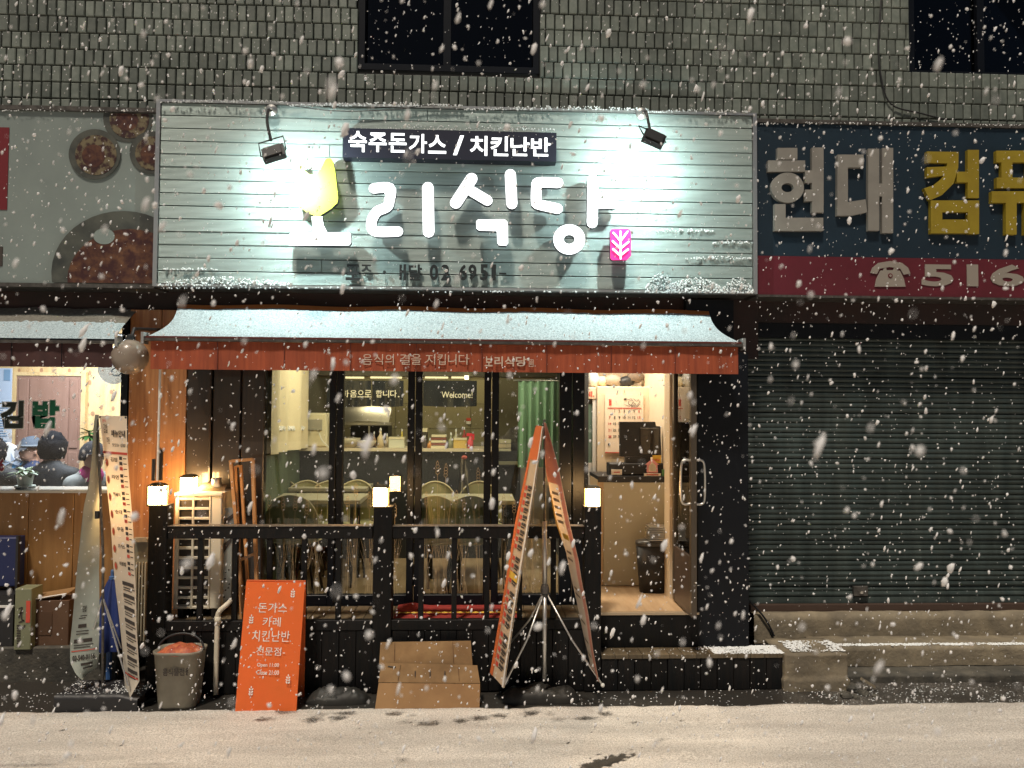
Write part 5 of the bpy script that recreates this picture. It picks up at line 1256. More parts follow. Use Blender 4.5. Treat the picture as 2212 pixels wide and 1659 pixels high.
def person(label, loc, rz, jacket, scale=1.0, lean=(0, 0), headturn=0, arms='table', skinz=.56):
    """seated person seen above the sill: origin at the seat; built around z up, facing -y"""
    hx, hy = lean
    E = []
    for i in range(8):
        t = i / 7; E.append(((hx * t * .5, hy * t * .5, .05 + .42 * t), .155 - .02 * (t - .5), (1.12, .72, 1), None))
    sh = Vector((hx * .6, hy * .6, .47))
    E += seg(sh + Vector((-.17, 0, 0)), sh + Vector((.17, 0, 0)), .078, .078, 8)
    for s in (-1, 1):
        e_ = sh + Vector((s * .24, -.08, -.24)); w_ = e_ + Vector((-s * .08, -.22, .03))
        E += seg(sh + Vector((s * .185, 0, -.01)), e_, .066, .052, 8); E += seg(e_, w_, .05, .034, 8)
        E += seg(w_, w_ + Vector((-s * .02, -.07, -.01)), .034, .026, 3)
        E += seg((s * .08, 0, .04), (s * .12, -.36, .06), .085, .065, 7); E += seg((s * .12, -.38, .04), (s * .12, -.36, -.38), .06, .04, 7); E += seg((s*.12, -.36, -.40), (s*.12, -.48, -.43), .04, .03, 3)
    nk = sh + Vector((hx * .1, hy * .1, .06)); hd = nk + Vector((hx * .2, hy * .2 - .015, .165))
    E += seg(nk, nk + Vector((0, 0, .07)), .055, .05, 3)
    E.append((tuple(hd), .10, (.80, .95, 1.12), None)); E.append((tuple(hd + Vector((0, -.035, -.055))), .066, (.85, .8, .8), None))
    E.append((tuple(hd + Vector((0, -.098, -.012))), .018, (.8, 1, 1.3), None)); E.append((tuple(hd + Vector((0, -.088, -.055))), .02, (1.3, .8, .5), None))
    for s in (-1, 1): E.append((tuple(hd + Vector((s * .082, .0, -.01))), .022, (.5, .8, 1.2), None)); E.append((tuple(hd + Vector((s * .035, -.085, .025))), .016, (1.3, .7, .6), None))
    me = meta(E)
    me.materials.append(m_skin); me.materials.append(jacket); me.materials.append(M('dark_trousers', (.03, .03, .035), .8))
    mi = []
    for p_ in me.polygons:
        c = p_.center; hand = (c.y < -.33 + hy and c.z > .12 and c.z < .36)
        mi.append(0 if (c.z > skinz + .045 and abs(c.x - hd.x) < .14) or (hand and abs(c.x) > .1 and c.z > .2) else (2 if c.z < .10 else 1))
    me.polygons.foreach_set('material_index', mi); me.polygons.foreach_set('use_smooth', [True] * len(mi))
    o = bpy.data.objects.new('person', me); link(o, None, label, 'person'); o.location = loc; o.rotation_euler = (0, 0, rz); o.scale = (scale,) * 3
    b = MB()
    for s in (-1, 1): b.ball(tuple(hd + Vector((s * .034, -.094, .018))), .009, 8)
    b.build('eyes', m_ink, o, True); MB().ball(tuple(hd + Vector((0, -.104, -.058))), .022, 8, sy=.3, sz=.25).build('mouth', M('lips', (.35, .12, .1), .5), o, True)
    return o, hd
def hair(o, hd, m, low=-.03, r=.112, front=.05, name='hair'):
    b = MB()
    def f(a, q):
        th = 2 * math.pi * a; ph = math.pi / 2 - (math.pi * .72) * q
        x, y, z = math.cos(th) * math.cos(ph), math.sin(th) * math.cos(ph), math.sin(ph)
        lim = front if y < -.25 else low
        zz = max(z * r * 1.22, lim); k = 1 + (.10 * noise.noise(Vector((x * 5, y * 5, z * 5))) + .06 * noise.noise(Vector((x * 14, y * 14, z * 9))) if name == 'hair' else .04 * noise.noise(Vector((x * 3, y * 3, z * 3))))
        return (hd.x + x * r * .92 * k, hd.y + .008 + y * r * 1.06 * k, hd.z + .012 + zz * k)
    return b.surf(f, 32, 16).build(name, m, o, True)
m_navy = M('navy_jacket', (.025, .04, .10), .8, bump=.9, bscale=12); m_blackj = M('black_jacket', (.010, .012, .014), .7, bump=1.0, bscale=11)
m_greyh = M('grey_hood', (.30, .31, .29), .9, bump=.9, bscale=14); m_hair = M('black_hair', (.010, .010, .012), .85, spec=.15, bump=.8, bscale=90)
def seat(u, v, Y, sc_=1.0):       # place so that the head centre falls on (u, v)
    p = P(u, v, Y); return (p.x, Y, p.z - .71 * sc_)
l1 = seat(69, 972, 2.75); o1, hd = person('seated person with a grey blue cap and navy jacket facing the window', l1, R_(-28), m_navy)
cp = hair(o1, hd, M('blue_grey_cap', (.07, .09, .12), .8), low=.03, r=.118, front=.045, name='cap')
MB().surf(lambda a, b: (hd.x + (a - .5) * .16 * (1 - .3 * b * b), hd.y - .085 - .075 * b * (1 - (2 * a - 1) ** 2 * .6), hd.z + .062 - .035 * b - .02 * (2 * a - 1) ** 2), 12, 5).build('cap_peak', M('cap_peak', (.03, .035, .045), .7), cp, True)
MB().lathe(tuple(hd + Vector((0, .008, .048))), [(.112, 0), (.113, .022)], 28, sy=1.14).build('cap_band', M('cap_band', (.2, .23, .26), .8), cp, True)
l2 = seat(112, 968, 2.2, 1.12); o2, hd = person('seated person in a black padded jacket with dark hair, back to the window', l2, R_(180), m_blackj, 1.12, lean=(.05, -.1))
hair(o2, hd, m_hair, low=-.10, r=.118, front=.05)
l3 = seat(191, 985, 2.3, 1.0); o3, hd = person('seated person in a black beanie with a pink neck warmer leaning over the table', l3, R_(60), m_greyh, 1.0, lean=(-.05, -.14))
hair(o3, hd, M('black_beanie', (.012, .012, .016), .9), low=-.03, r=.125, front=.03, name='beanie')
MB().lathe(tuple(hd + Vector((0, .03, -.15))), [(.10, -.06), (.11, 0), (.09, .05), (.06, .08)], 20).build('neck_warmer', M('pink_fleece', (.75, .08, .32), .9), o3, True)
MB().tube([hd + Vector((-.1, .1, -.18)), hd + Vector((-.02, -.06, -.3)), hd + Vector((.08, -.1, -.45))], .016, 6).build('bag_strap', m_rubber, o3)
l4 = seat(-14, 975, 2.0, 1.0); o4, hd = person('person in dark clothing cut off by the edge of the photo behind the maroon figure', l4, R_(180), m_blackj, 1.0)
hair(o4, hd, m_hair, low=-.10)
tb = thing('snack_table', 'dark table where the snack shop customers sit', 'table', P(110, 1040, 2.5))
zt_b = l1[2] + .22
MB().box(P(40, 1000, 2.45).x, P(215, 1000, 2.45).x, 2.32, 2.62, zt_b - .03, zt_b).build('tabletop', M('brown_table', (.2, .11, .06), .5), tb)
for u in (50, 205): x = P(u, 1000, 2.45).x; MB().box(x, x + .04, 2.4, 2.44, .3, zt_b - .031).build('leg', m_leg, tb)
mb = MB()
for nm, cl, (u, Y, r, h) in (('cup', m_white, (166, 2.42, .03, .07)), ('side_dish', M('kimchi_red', (.5, .1, .05), .5), (132, 2.4, .06, .03)), ('cup', m_steel, (182, 2.5, .025, .08))):
    p = P(u, 1000, Y); MB().lathe((p.x, Y, zt_b + .001), [(r*.8, 0), (r, h)], 14).build(nm, cl, None, label={166: 'small white cup on the snack shop table', 132: 'red side dish on the snack shop table', 182: 'steel cup on the snack shop table'}[u], cat='tableware')
area('snack_shop_ceiling_light', (-3.6, 2.3, 2.96), (0, 0, 0), 1.8, .8, 130, (.88, .93, 1.0))
# plants
def leafy(mb, c, n, l, w, m=0, up=.3, seed=1):
    rd = random.Random(seed)
    for i in range(n):
        a = 2 * math.pi * i / n + rd.uniform(-.3, .3); e = rd.uniform(-.25, .9) * up + up * .3; L_ = l * rd.uniform(.7, 1.15)
        d = Vector((math.cos(a), math.sin(a), e)).normalized(); sd = d.cross(Vector((0, 0, 1))).normalized() * w
        p0 = Vector(c); pts = []
        for s, q in ((0, .1), (.25, .75), (.55, 1), (.8, .6), (1, 0)):
            dr = Vector((0, 0, -.35 * l * s * s)); pts.append((p0 + d * L_ * s + dr, q))
        vs = []
        for pt, q in pts: vs += [pt + sd * q, pt - Vector((0, 0, w * .25 * q)), pt - sd * q]
        mb.add(vs, [(3*i_, 3*i_+1, 3*i_+4, 3*i_+3) for i_ in range(4)] + [(3*i_+1, 3*i_+2, 3*i_+5, 3*i_+4) for i_ in range(4)], m)
m_leaf = M('plant_leaf', (.07, .17, .03), .4, col2=(.16, .28, .06), nscale=14); m_leafd = M('dark_plant_leaf', (.03, .09, .02), .4)
p = P(54, 1057, Yl_ + .17); z = zs
fp = thing('potted_plant', 'leafy green plant in a white pot on the snack shop window sill', 'plant', (p.x, Yl_ + .17, z))
c = (p.x, Yl_ + .17, z)
MB().lathe(c, [(.045, .01), (.062, .105), (.067, .108), (.067, .115), (.057, .115)], 24).build('pot', M('pale_green_pot', (.55, .6, .52), .5), fp, True)
MB().lathe(c, [(.05, 0), (.072, .004), (.074, .02), (.05, .012)], 24).build('saucer', M('pale_saucer', (.5, .55, .48), .5), fp, True)
mb = MB(); leafy(mb, (c[0], c[1], z + .12), 14, .13, .027, 0, .35, 3); leafy(mb, (c[0], c[1], z + .13), 12, .09, .024, 0, .9, 4); leafy(mb, (c[0], c[1], z + .14), 8, .11, .02, 0, .2, 8)
mb.build('foliage', m_leaf, fp, True)
p = P(193, 934, 2.9); hp_ = thing('tall_house_plant', 'slim plant with a rosette of dark leaves by the knotty plywood wall', 'plant', (p.x, 2.9, 1.0))
MB().tube([(p.x + .05, 2.9, PZ(1000, 2.9, 190)), (p.x + .02, 2.9, PZ(965, 2.9, 190)), (p.x, 2.9, p.z)], .012, 6).build('stem', M('plant_stem', (.3, .3, .2), .6), hp_)
mb = MB(); leafy(mb, tuple(p), 9, .14, .028, 0, .8, 5); leafy(mb, tuple(p + Vector((0, 0, -.03))), 8, .13, .026, 0, -.2, 6); mb.build('foliage', m_leafd, hp_, True)

# ================================================================== things outside, snack shop side
# blue banner box, cardboard boxes
nbx = thing('navy_blue_box', 'navy blue panel standing against the plywood front at the picture edge', 'panel', P(15, 1200, .74))
MB().pbox(-60, 1161, 36, 1268, .74, .10, bev=.01).build('face', M('navy_panel', (.012, .02, .085), .5), nbx); MB().pbox(33, 1158, 38, 1280, .70, .03).build('edge_post', m_rubber, nbx)
bxs = thing('black_storage_box', 'black box with pale rim below the navy panel', 'box', P(10, 1350, .68))
MB().pbox(-60, 1285, 28, 1412, .62, .2).build('box_body', m_rubber, bxs); MB().pbox(-60, 1309, 28, 1313, .60, .02).build('rim', m_white, bxs)
cb = thing('brown_cardboard_box', 'old brown cardboard box with open flap by the snack shop', 'box', P(110, 1350, .64))
MB().pbox(68, 1297, 148, 1408, .64, .2, bev=.004).build('box_body', M('old_cardboard', (.12, .065, .035), .8, col2=(.09, .045, .025), nscale=5), cb)
a, b_ = P(68, 1296, .64), P(145, 1283, .64)
MB().slab(a, b_, b_ + Vector((0, .15, .02)), a + Vector((0, .15, .02)), .006).build('flap', m_card, cb)
MB().tube([a + Vector((0, -.005, .004)), b_ + Vector((0, -.005, .004))], .005, 5).build('snowy_edge', m_print, cb)
MB().pbox(80, 1322, 112, 1372, .636, .003).build('printed_window', M('box_print', (.08, .04, .02), .8), cb)
gb = thing('pale_gift_box', 'tall pale green box with brushed dark characters and a red stripe', 'box', P(49, 1340, .58))
MB().pbox(31, 1272, 67, 1404, .58, .14, bev=.004).build('box_body', M('pale_olive_box', (.22, .23, .14), .6, col2=(.19, .2, .12), nscale=4), gb)
mb = MB()
for pts in ([(40, 1315), (48, 1312), (44, 1325), (40, 1335)], [(42, 1325), (50, 1322)], [(46, 1318), (46, 1338), (52, 1342)], [(40, 1345), (52, 1340)], [(42, 1350), (48, 1358), (54, 1350)]):
    ribbon(mb, [(P(*p_, .576).x, P(*p_, .576).z) for p_ in pts], .009, .577)
for i in range(9): mb.pbox(36, 1350 + i * 5.5, 44, 1353 + i * 5.5, .577, .001)
mb.build('brush_lettering', m_ink, gb); MB().pbox(56, 1298, 65, 1345, .577, .002).build('red_stripe', m_red, gb)
# blue folded parasol
p = P(243, 1242, .52); zb_l = .24
ub = thing('folded_parasol', 'folded dark blue parasol between the two menu banners', 'parasol', (p.x, .52, 0))
def pf(a, b):
    th = 2 * math.pi * a; r = (.018 + .115 * min(1, b * 1.25) ** .8 * (1 - .15 * max(0, b - .8) / .2)) * (1 + .16 * math.cos(th * 8)); z = p.z - .02 - (p.z - .02 - .26) * b
    return (p.x - .01 * b + r * math.cos(th), .52 + r * .8 * math.sin(th), z)
MB().surf(pf, 64, 14).build('canopy', M('royal_blue_canvas', (.012, .03, .15), .6), ub, True)
MB().lathe((p.x, .52, p.z - .03), [(.022, 0), (.022, .02), (.012, .025), (.012, .06), (.006, .07)], 12).tube([(p.x - .01, .52, 0), (p.x - .01, .52, .3)], .02, 8).build('pole', M('blue_plastic', (.05, .12, .3), .4), ub)
# pale slatted vent between banner and fence post
vt = thing('slatted_vent', 'pale slatted vent panel between the menu banner and the fence post', 'vent', P(302, 1290, .72))
MB().pbox(288, 1170, 317, 1400, .72, .06).build('panel', M('grey_green_panel', (.17, .155, .11), .6), vt)
for i in range(4): MB().pbox(291 + i * 6.5, 1215, 294 + i * 6.5, 1385, .70, .018).build('slat', M('pale_slat', (.34, .3, .22), .5), vt)
MB().pbox(286, 1163, 318, 1171, .66, .06).build('ledge', m_conc, vt)
# X-stand banner pair at the snack shop
def banner(root, name, rows, Yfar, Ynear, mat, back, deco, far_first=True):
    """rows of (v, u_far_edge, u_near_edge), v read on the far edge"""
    rr = [(v, P(a, v, Yfar), P(b, v, Ynear).x) for v, a, b in rows]
    Zs = [q.z for _, q, _ in rr]
    def S(a, b):
        t = b * (len(rr) - 1); i = min(int(t), len(rr) - 2); f = t - i
        f2 = f
        pf_ = rr[i][1].lerp(rr[i+1][1], f2); nx_ = rr[i][2] * (1 - f2) + rr[i+1][2] * f2
        x = pf_.x * (1 - a) + nx_ * a
        return Vector((x, Yfar + (Ynear - Yfar) * a + .012 * math.sin(b * 11 + a * 3), pf_.z))
    nrm = (S(1, .5) - S(0, .5)).cross(Vector((0, 0, 1))).normalized()
    if nrm.dot(CAM - S(.5, .5)) < 0: nrm = -nrm
    MB().surf(S, 10, 60).build(name, mat, root, True)
    if back: MB().surf(lambda a, b: S(a, b) - nrm * .004, 4, 40).build('backing', back, root, True)
    return S, nrm
bs = thing('menu_banner_stand', 'tall stand holding a warm lit menu banner and a grey one beside the snack shop', 'banner stand', (P(210, 1500, .2).x, .2, 0))
rowsW = [(898, 214.5, 274), (932, 217, 276), (990, 223, 278), (1050, 231, 281), (1130, 241, 286), (1220, 246, 290), (1280, 250, 295), (1330, 255, 297), (1400, 263, 301), (1450, 268, 301), (1486, 272, 279)]
S1, n1 = banner(bs, 'banner_sheet', rowsW, .22, .02, m_paper, None, None)
rowsG = [(896, 206, 213), (932, 200, 216), (1000, 196, 217), (1057, 190, 217), (1094, 183, 213), (1181, 174, 213), (1243, 166, 213), (1317, 158, 216), (1391, 150, 216), (1431, 151, 214), (1455, 165, 208), (1468, 180, 186)]
S2, n2 = banner(bs, 'banner_sheet', rowsG, .10, .20, m_paperg, m_paperg, None)
d1, d2, d3, d4 = MB(), MB(), MB(), MB()
def vb(v): return next(i - 1 + (v - rowsW[i-1][0]) / (rowsW[i][0] - rowsW[i-1][0]) for i in range(1, len(rowsW)) if v <= rowsW[i][0]) / (len(rowsW) - 1)
quad_surf(d2, S1, .0, vb(974), 1, vb(979), n1, .003, 0, 8)
def sq_text(mb, s, a0, v0, a1, v1, bold=.02): text_surf(mb, s, S1, a0, vb(v0), a1, vb(v1), n1, .004, bold)
sq_text(d1, '김밥', .12, 915, .26, 935); sq_text(d2, '분식', .10, 900 + 5, .22, 912)
sq_text(d1, '메뉴안내', .40, 935 - 7, .95, 948 - 5, .04); sq_text(d1, '주문', .2, 944, .32, 958); sq_text(d1, '맛있는 김밥', .42, 956, .95, 963)
menu = ('김밥', '라면', '떡볶이', '순대', '우동', '돈까스', '비빔밥')
for i, nm in enumerate(menu):
    v = 986 + i * 37
    d3.add([S1(.14 + .07 * math.cos(t), vb(v + 12 + 9 * math.sin(t))) + n1 * .003 for t in [2*math.pi*k/14 for k in range(14)]], [tuple(range(14))])
    d2.add([S1(.14 + .045 * math.cos(t), vb(v + 12 + 6 * math.sin(t))) + n1 * .0045 for t in [2*math.pi*k/14 for k in range(14)]], [tuple(range(14))])
    sq_text(d1, nm, .32, v, .62, v + 9, .03)
    for j in range(3):
        quad_surf(d1 if j < 2 else d2, S1, .68, vb(v + j * 11 - 3), .80, vb(v + j * 11 + 4), n1, .003, 0, 2)
        quad_surf(d1, S1, .83, vb(v + j * 11), .96, vb(v + j * 11 + 2), n1, .003, 0, 2)
for i in range(8):
    v = 1250 + i * 26
    if v > 1440: break
    quad_surf(d1, S1, .36, vb(v), .92, vb(v + 8), n1, .003, 0, 3); quad_surf(d1, S1, .38, vb(v + 12), .96, vb(v + 14), n1, .003, 0, 3); quad_surf(d1, S1, .38, vb(v + 17), .80, vb(v + 19), n1, .003, 0, 3)
quad_surf(d2, S1, .05, vb(1446), .95, vb(1449), n1, .003, 0, 4)
d1.build('printed_text', m_ink, bs, kind='stuff'); d2.build('printed_marks', m_red, bs, kind='stuff'); d3.build('dish_pictures', M('dish_print', (.45, .22, .10), .6), bs, kind='stuff')
def vg(v): return next(i - 1 + (v - rowsG[i-1][0]) / (rowsG[i][0] - rowsG[i-1][0]) for i in range(1, len(rowsG)) if v <= rowsG[i][0]) / (len(rowsG) - 1)
g1 = MB()
text_surf(g1, '김밥', S2, .30, vg(1312), .46, vg(1326), n2, .004, .03); text_surf(g1, '02-540-0116', S2, .06, vg(1418), .86, vg(1430), n2, .004, .03)
for v, a0_, a1_, h in ((1333, .25, .5, 2), (1338, .2, .45, 2), (1352, .2, .5, 8), (1366, .15, .6, 2), (1372, .15, .6, 2), (1384, .1, .75, 8), (1396, .1, .8, 2), (1401, .1, .7, 2), (1436, .35, .8, 5), (1445, .4, .8, 3)):
    quad_surf(g1, S2, a0_, vg(v), a1_, vg(v + h), n2, .003, 0, 3)
g1.build('printed_text', m_ink, bs, kind='stuff')
g2 = MB(); quad_surf(g2, S2, .02, vg(1408), .95, vg(1410), n2, .003, 0, 5); g2.build('printed_marks', m_red, bs, kind='stuff')
pt = P(210, 905, .16); pb_ = P(222, 1478, .16)
MB().tube([pt, (pt + pb_) / 2 + Vector((.02, 0, 0)), Vector((pb_.x, .16, .1))], .009, 8).build('pole', m_soil, bs)
hub = P(222, 1290, .16)
for (u, v, Y) in ((277, 1482, .05), (170, 1470, .2), (262, 1400, .3)): MB().tube([hub, P(u, v, Y)], .005, 6).build('leg', m_alu, bs)
MB().lathe(tuple(P(210, 1120, .16)), [(.016, 0), (.016, .05)], 8).build('clamp', m_rubber, bs)
for (a, b) in ((0.03, .008), (.97, .008)): q = S1(a, b) + n1 * .003; MB().ball(tuple(q), .008, 8, sy=.4).build('eyelet', m_ink, bs)
wb = thing('stand_weight', 'black plastic weight holding down the snack shop banner stand', 'weight', P(208, 1500, .1))
xa, xb = P(117, 1490, .02).x, P(297, 1490, .02).x
MB().surf(lambda a, b: (xa + (xb - xa) * a, .02 + .30 * min(1, max(0, b * 3 - 1)), .0 + min(1, b * 3) * .105 * (1 - .25 * max(0, a - .75) / .25) + .006 * noise.noise(Vector((a * 12, b * 5, 2)))), 50, 12).build('weight_body', m_rubber, wb, True)
MB().box(xa, xa + .002, .03, .3, 0, .1).build('weight_end', m_rubber, wb)

# ================================================================== things in front of the fence
# air conditioner outdoor unit behind the fence
Ya = .50
ac = thing('air_conditioner', 'cream air conditioner outdoor unit with a grille behind the fence', 'air conditioner', P(425, 1200, Ya))
m_ac = M('cream_enamel', (.74, .68, .54), .45, col2=(.66, .60, .47), nscale=4)
x0, z0, x1, z1 = rect(377, 1072, 454, 1316, Ya); zb_a = zf_ + .06; z0 = max(z0, zb_a)
xs5 = P(478, 1150, Ya).x
MB().box(x0 + .002, xs5, Ya + .02, Ya + .27, z0, z1).build('casing', m_ac, ac)
MB().box(x0 - .008, xs5 + .004, Ya - .01, Ya + .28, z1 + .001, z1 + .025, 0, .006).build('top_lid', m_ac, ac)
MB().box(x1 + .001, xs5, Ya, Ya + .019, z0, z1, 0, .006).build('front_strip', m_ac, ac)
MB().box(x0 + .015, x1 - .01, Ya + .012, Ya + .019, z0 + .03, z1 - .01).build('dark_coil', M('dark_coil', (.03, .022, .016), .6), ac)
gx = [x0, x0 + .028, (x0 + x1) / 2 - .008, (x0 + x1) / 2 + .008, x1 - .012, x1]
gr_ = MB(); 
for a, b in ((gx[0], gx[1]), (gx[2], gx[3]), (gx[4], gx[5])): gr_.box(a, b, Ya - .004, Ya + .011, z0, z1, 0, .003)
nr = 11; ph_ = (z1 - z0 - .03) / nr
for i in range(nr + 1):
    z = z0 + .012 + i * ph_
    for a, b in ((gx[1], gx[2]), (gx[3], gx[4])): gr_.box(a, b, Ya - .003, Ya + .011, z - .010, z + .010, 0, .003)
gr_.build('grille', m_ac, ac)
for sx in (x0 + .03, xs5 - .06): MB().box(sx, sx + .04, Ya, Ya + .26, zf_, z0 - .001).build('foot', m_leg, ac)
lantern(P(408, 1071.5, Ya + .08), 'glowing box lantern standing on the cream air conditioner')
# duct and chrome cap on the unit
dc_ = thing('grey_duct', 'grey duct bend with a chrome collar behind the lantern on the air conditioner', 'duct', P(450, 1055, .62))
MB().tube(smooth_line([P(427, 1078, .66), P(438, 1058, .66), P(462, 1055, .66), P(486, 1060, .68)], 5), .045, 12).build('pipe', M('taupe_duct', (.26, .21, .15), .5), dc_, True)
p = P(467, 1052, .62); MB().lathe((p.x, .62, p.z), [(.036, 0), (.036, .062), (.034, .066)], 20).build('chrome_collar', m_steel, dc_, True)
# perforated bracket rail
br = thing('perforated_bracket', 'pale perforated steel bracket panel beside the air conditioner', 'bracket', P(490, 1180, .56))
for (a, b, c_, d_) in ((482, 1097, 505, 1135), (481, 1164, 500, 1300)): MB().pbox(a, b, c_, d_, .56, .01).build('plate', M('galvanised', (.36, .38, .36), .4, metal=.4), br)
mb = MB()
for (u, v) in ((487, 1236), (494, 1231), (487, 1275), (493, 1270), (484, 1290), (490, 1178), (486, 1250), (495, 1262)):
    q = P(u, v, .556); mb.prism(ell(q.x, q.z, .006, .006, 10), .556, .559)
mb.build('holes', m_ink, br)
q1, q2, q3, q4 = P(483, 1125, .556), P(505, 1108, .556), P(505, 1117, .556), P(483, 1134, .556); MB().slab(q4, q3, q2, q1, .002).build('slot', m_ink, br)
q1, q2, q3, q4 = P(482, 1175, .556), P(500, 1162, .556), P(500, 1170, .556), P(482, 1196, .556); MB().slab(q4, q3, q2, q1, .002).build('slot', m_ink, br)
# drain pipe
dp = thing('drain_pipe', 'cream plastic drain pipe bending down in front of the fence boards', 'pipe', P(470, 1400, .26))
MB().tube(smooth_line([P(500, 1296, .34), P(490, 1306, .27), P(476, 1318, .255), P(471, 1328, .255), P(470, 1342, .255)], 4) + [P(468, 1400, .255), P(466, 1478, .255), P(466, 1500, .25)], .0175, 12).build('pipe_run', m_ac, dp, True)
q = P(470.5, 1338, .255); MB().lathe((q.x, .255, q.z - .03), [(.022, 0), (.022, .05)], 14).build('coupling', m_ac, dp, True)
# leaning wooden frames
def wframe(label, pts, Y, t, wd, cross):
    r = thing('wooden_easel', label, 'easel', P(*pts[0], Y)); Q = [P(u, v, Y + (.0 if v > 1100 else .12)) for u, v in pts]
    for i in range(4):
        a, b = Q[i], Q[(i + 1) % 4]; d_ = (b - a).normalized(); s_ = d_.cross(Vector((0, 1, 0))).normalized() * wd / 2; tt = Vector((0, t / 2, 0))
        MB().obox((a + b) / 2, (b - a) / 2 + d_ * wd * .3 * (1 if i % 2 == 0 else -1), s_, tt).build('rail' if i % 2 else 'stile', m_lwood, r)
    for f in cross:
        a, b = Q[0].lerp(Q[1], f), Q[3].lerp(Q[2], f - .03); d_ = (b - a).normalized(); s_ = d_.cross(Vector((0, 1, 0))).normalized() * wd / 2
        MB().obox((a + b) / 2, (b - a) / 2 - d_ * wd * .4, s_ * .9, Vector((0, t / 2 * .9, 0))).build('crossbar', m_lwood, r)
wframe('outer light wooden frame leaning behind the fence', [(499, 996), (528, 1345), (557, 1340), (546, 992)], .40, .03, .022, (.62,))
wframe('inner wooden frame nested in the leaning one', [(510, 1008), (522, 1345), (540, 1342), (520, 1006)], .47, .025, .018, (.80,))
# food waste bucket
bk_ = thing('food_waste_bucket', 'grey square food waste bucket full of orange scraps at the fence foot', 'bucket', (P(388, 1500, .13).x, .13, .0))
cx, Yb2 = P(388, 1500, .13).x, .13; zr = PZ(1411, .02, 388)
rb, rt = (P(430, 1500, .02).x - P(345, 1500, .02).x) / 2 / 1.08, (P(443, 1412, .02).x - P(336, 1412, .02).x) / 2 / 1.08
m_bk = M('grey_bucket', (.25, .23, .18), .5, col2=(.19, .17, .13), nscale=5, bump=.1, bscale=30)
MB().lathe((cx, Yb2, .0), [(rb*.95, .0), (rb, .02), (rt*.97, zr - .02), (rt, zr - .018), (rt*1.02, zr), (rt*.95, zr), (rt*.92, zr - .03), (.01, zr - .035)], 40, sq=.24, sy=.74).build('bucket_body', m_bk, bk_, True)
def scr(a, b):
    th = 2 * math.pi * a; r = rt * .93 * b * (1 + .13 * abs(math.sin(2 * th)) ** 1.5); x = cx + r * math.cos(th); y = Yb2 + .8 * r * math.sin(th)
    return (x, y, zr - .02 + .05 * (1 - b * b) + .018 * noise.noise(Vector((x * 22, y * 22, 1))))
MB().surf(scr, 40, 12).build('food_scraps', M('orange_scraps', (.55, .16, .06), .6, col2=(.30, .05, .03), nscale=22, bump=.5, bscale=60), bk_, True)
ha = [Vector((cx + (rt * 1.03) * math.cos(t), Yb2 - .0 + .03 * math.sin(t), zr - .015 + .105 * math.sin(t))) for t in [math.pi * k / 20 for k in range(21)]]
MB().tube(ha, .007, 8).build('handle', m_rubber, bk_, True)
yb3 = Yb2 - rb * .80 * 1.0
mb = MB()
# lettering wraps the front of the bucket
vs, fs, mn, mx = text_mesh('음식물전용', .02, 0.0)
pts = []
xL, _, xR, _ = rect(353, 1441, 412, 1459, .03); zT, zB = PZ(1442, .03, 385), PZ(1459, .03, 385)
for x, y, z in vs:
    xx = xL + (xR - xL) * (x - mn[0]) / (mx[0] - mn[0]); zz = zB + (zT - zB) * (y - mn[1]) / (mx[1] - mn[1])
    f = zz / zr; r = rb + (rt * .97 - rb) * f; cth = max(-1, min(1, (xx - cx) / r)); th = -math.acos(cth)
    for _ in range(4):
        q = 1 + .13 * abs(math.sin(2 * th)) ** 1.5; th = -math.acos(max(-1, min(1, (xx - cx) / (r * q))))
    q = 1 + .13 * abs(math.sin(2 * th)) ** 1.5
    pts.append((xx, Yb2 + .8 * r * q * math.sin(th) - .004, zz))
mb.add(pts, fs).build('lettering', m_ink, bk_)
# orange A-board
ab = thing('orange_menu_board', 'orange folding menu board with white lettering on the pavement', 'sign board', (P(585, 1513, .03).x, .1, 0))
tl, tr, br_, bl_ = P(532, 1257, .20), P(659, 1257, .17), P(640, 1516, .0), P(508, 1514, .0)
bl_.z = br_.z = .002
tr.z = tl.z = (tl.z + tr.z) / 2
MB().slab(bl_, br_, tr, tl, .014).build('front_panel', m_orange, ab)
_n = (tr - tl).cross(bl_ - tl).normalized(); br_.y -= _n.dot(br_ - tl) / _n.y
b2r, b2l = P(658, 1492, .27), P(540, 1492, .27); b2l.z = b2r.z = .002
off = Vector((0, .016, 0))
MB().slab(tl + off + Vector((0, .014, 0)), tr + off + Vector((0, .014, 0)), b2r, b2l, .014).build('rear_panel', m_orange, ab)
MB().tube([tl + Vector((0, .018, .002)), tr + Vector((0, .018, .002))], .007, 8).build('hinge', M('hinge_orange', (.5, .1, .02), .5), ab)
def SB(a, b): return (tl.lerp(tr, a)).lerp(bl_.lerp(br_, a), b)
nB = (br_ - bl_).cross(tl - bl_).normalized()
def sb(mb, s, u0, v0, u1, v1, bold=0.0):
    def ab_(u, v):
        b = (v - 1257) / 258; ul = 532 + (508 - 532) * b; ur = 659 + (640 - 659) * b; return (u - ul) / (ur - ul), b
    a0, b0 = ab_(u0, (v0 + v1) / 2); a1, _ = ab_(u1, (v0 + v1) / 2)
    text_surf(mb, s, SB, a0, (v0 - 1257) / 258, a1, (v1 - 1257) / 258, nB, .0025, bold); return mb
tx = MB()
sb(tx, '돈가스', 558, 1300, 621, 1320); sb(tx, '카레', 568, 1329, 607, 1348); sb(tx, '치킨난반', 545, 1356, 627, 1378); sb(tx, '-전문점-', 547, 1389, 617, 1405); sb(tx, 'Open 11:00', 556, 1420, 604, 1429.5, .01); sb(tx, 'Close 21:00', 555, 1434, 604, 1443, .01)
tx.build('lettering', m_print, ab)
wi = MB()
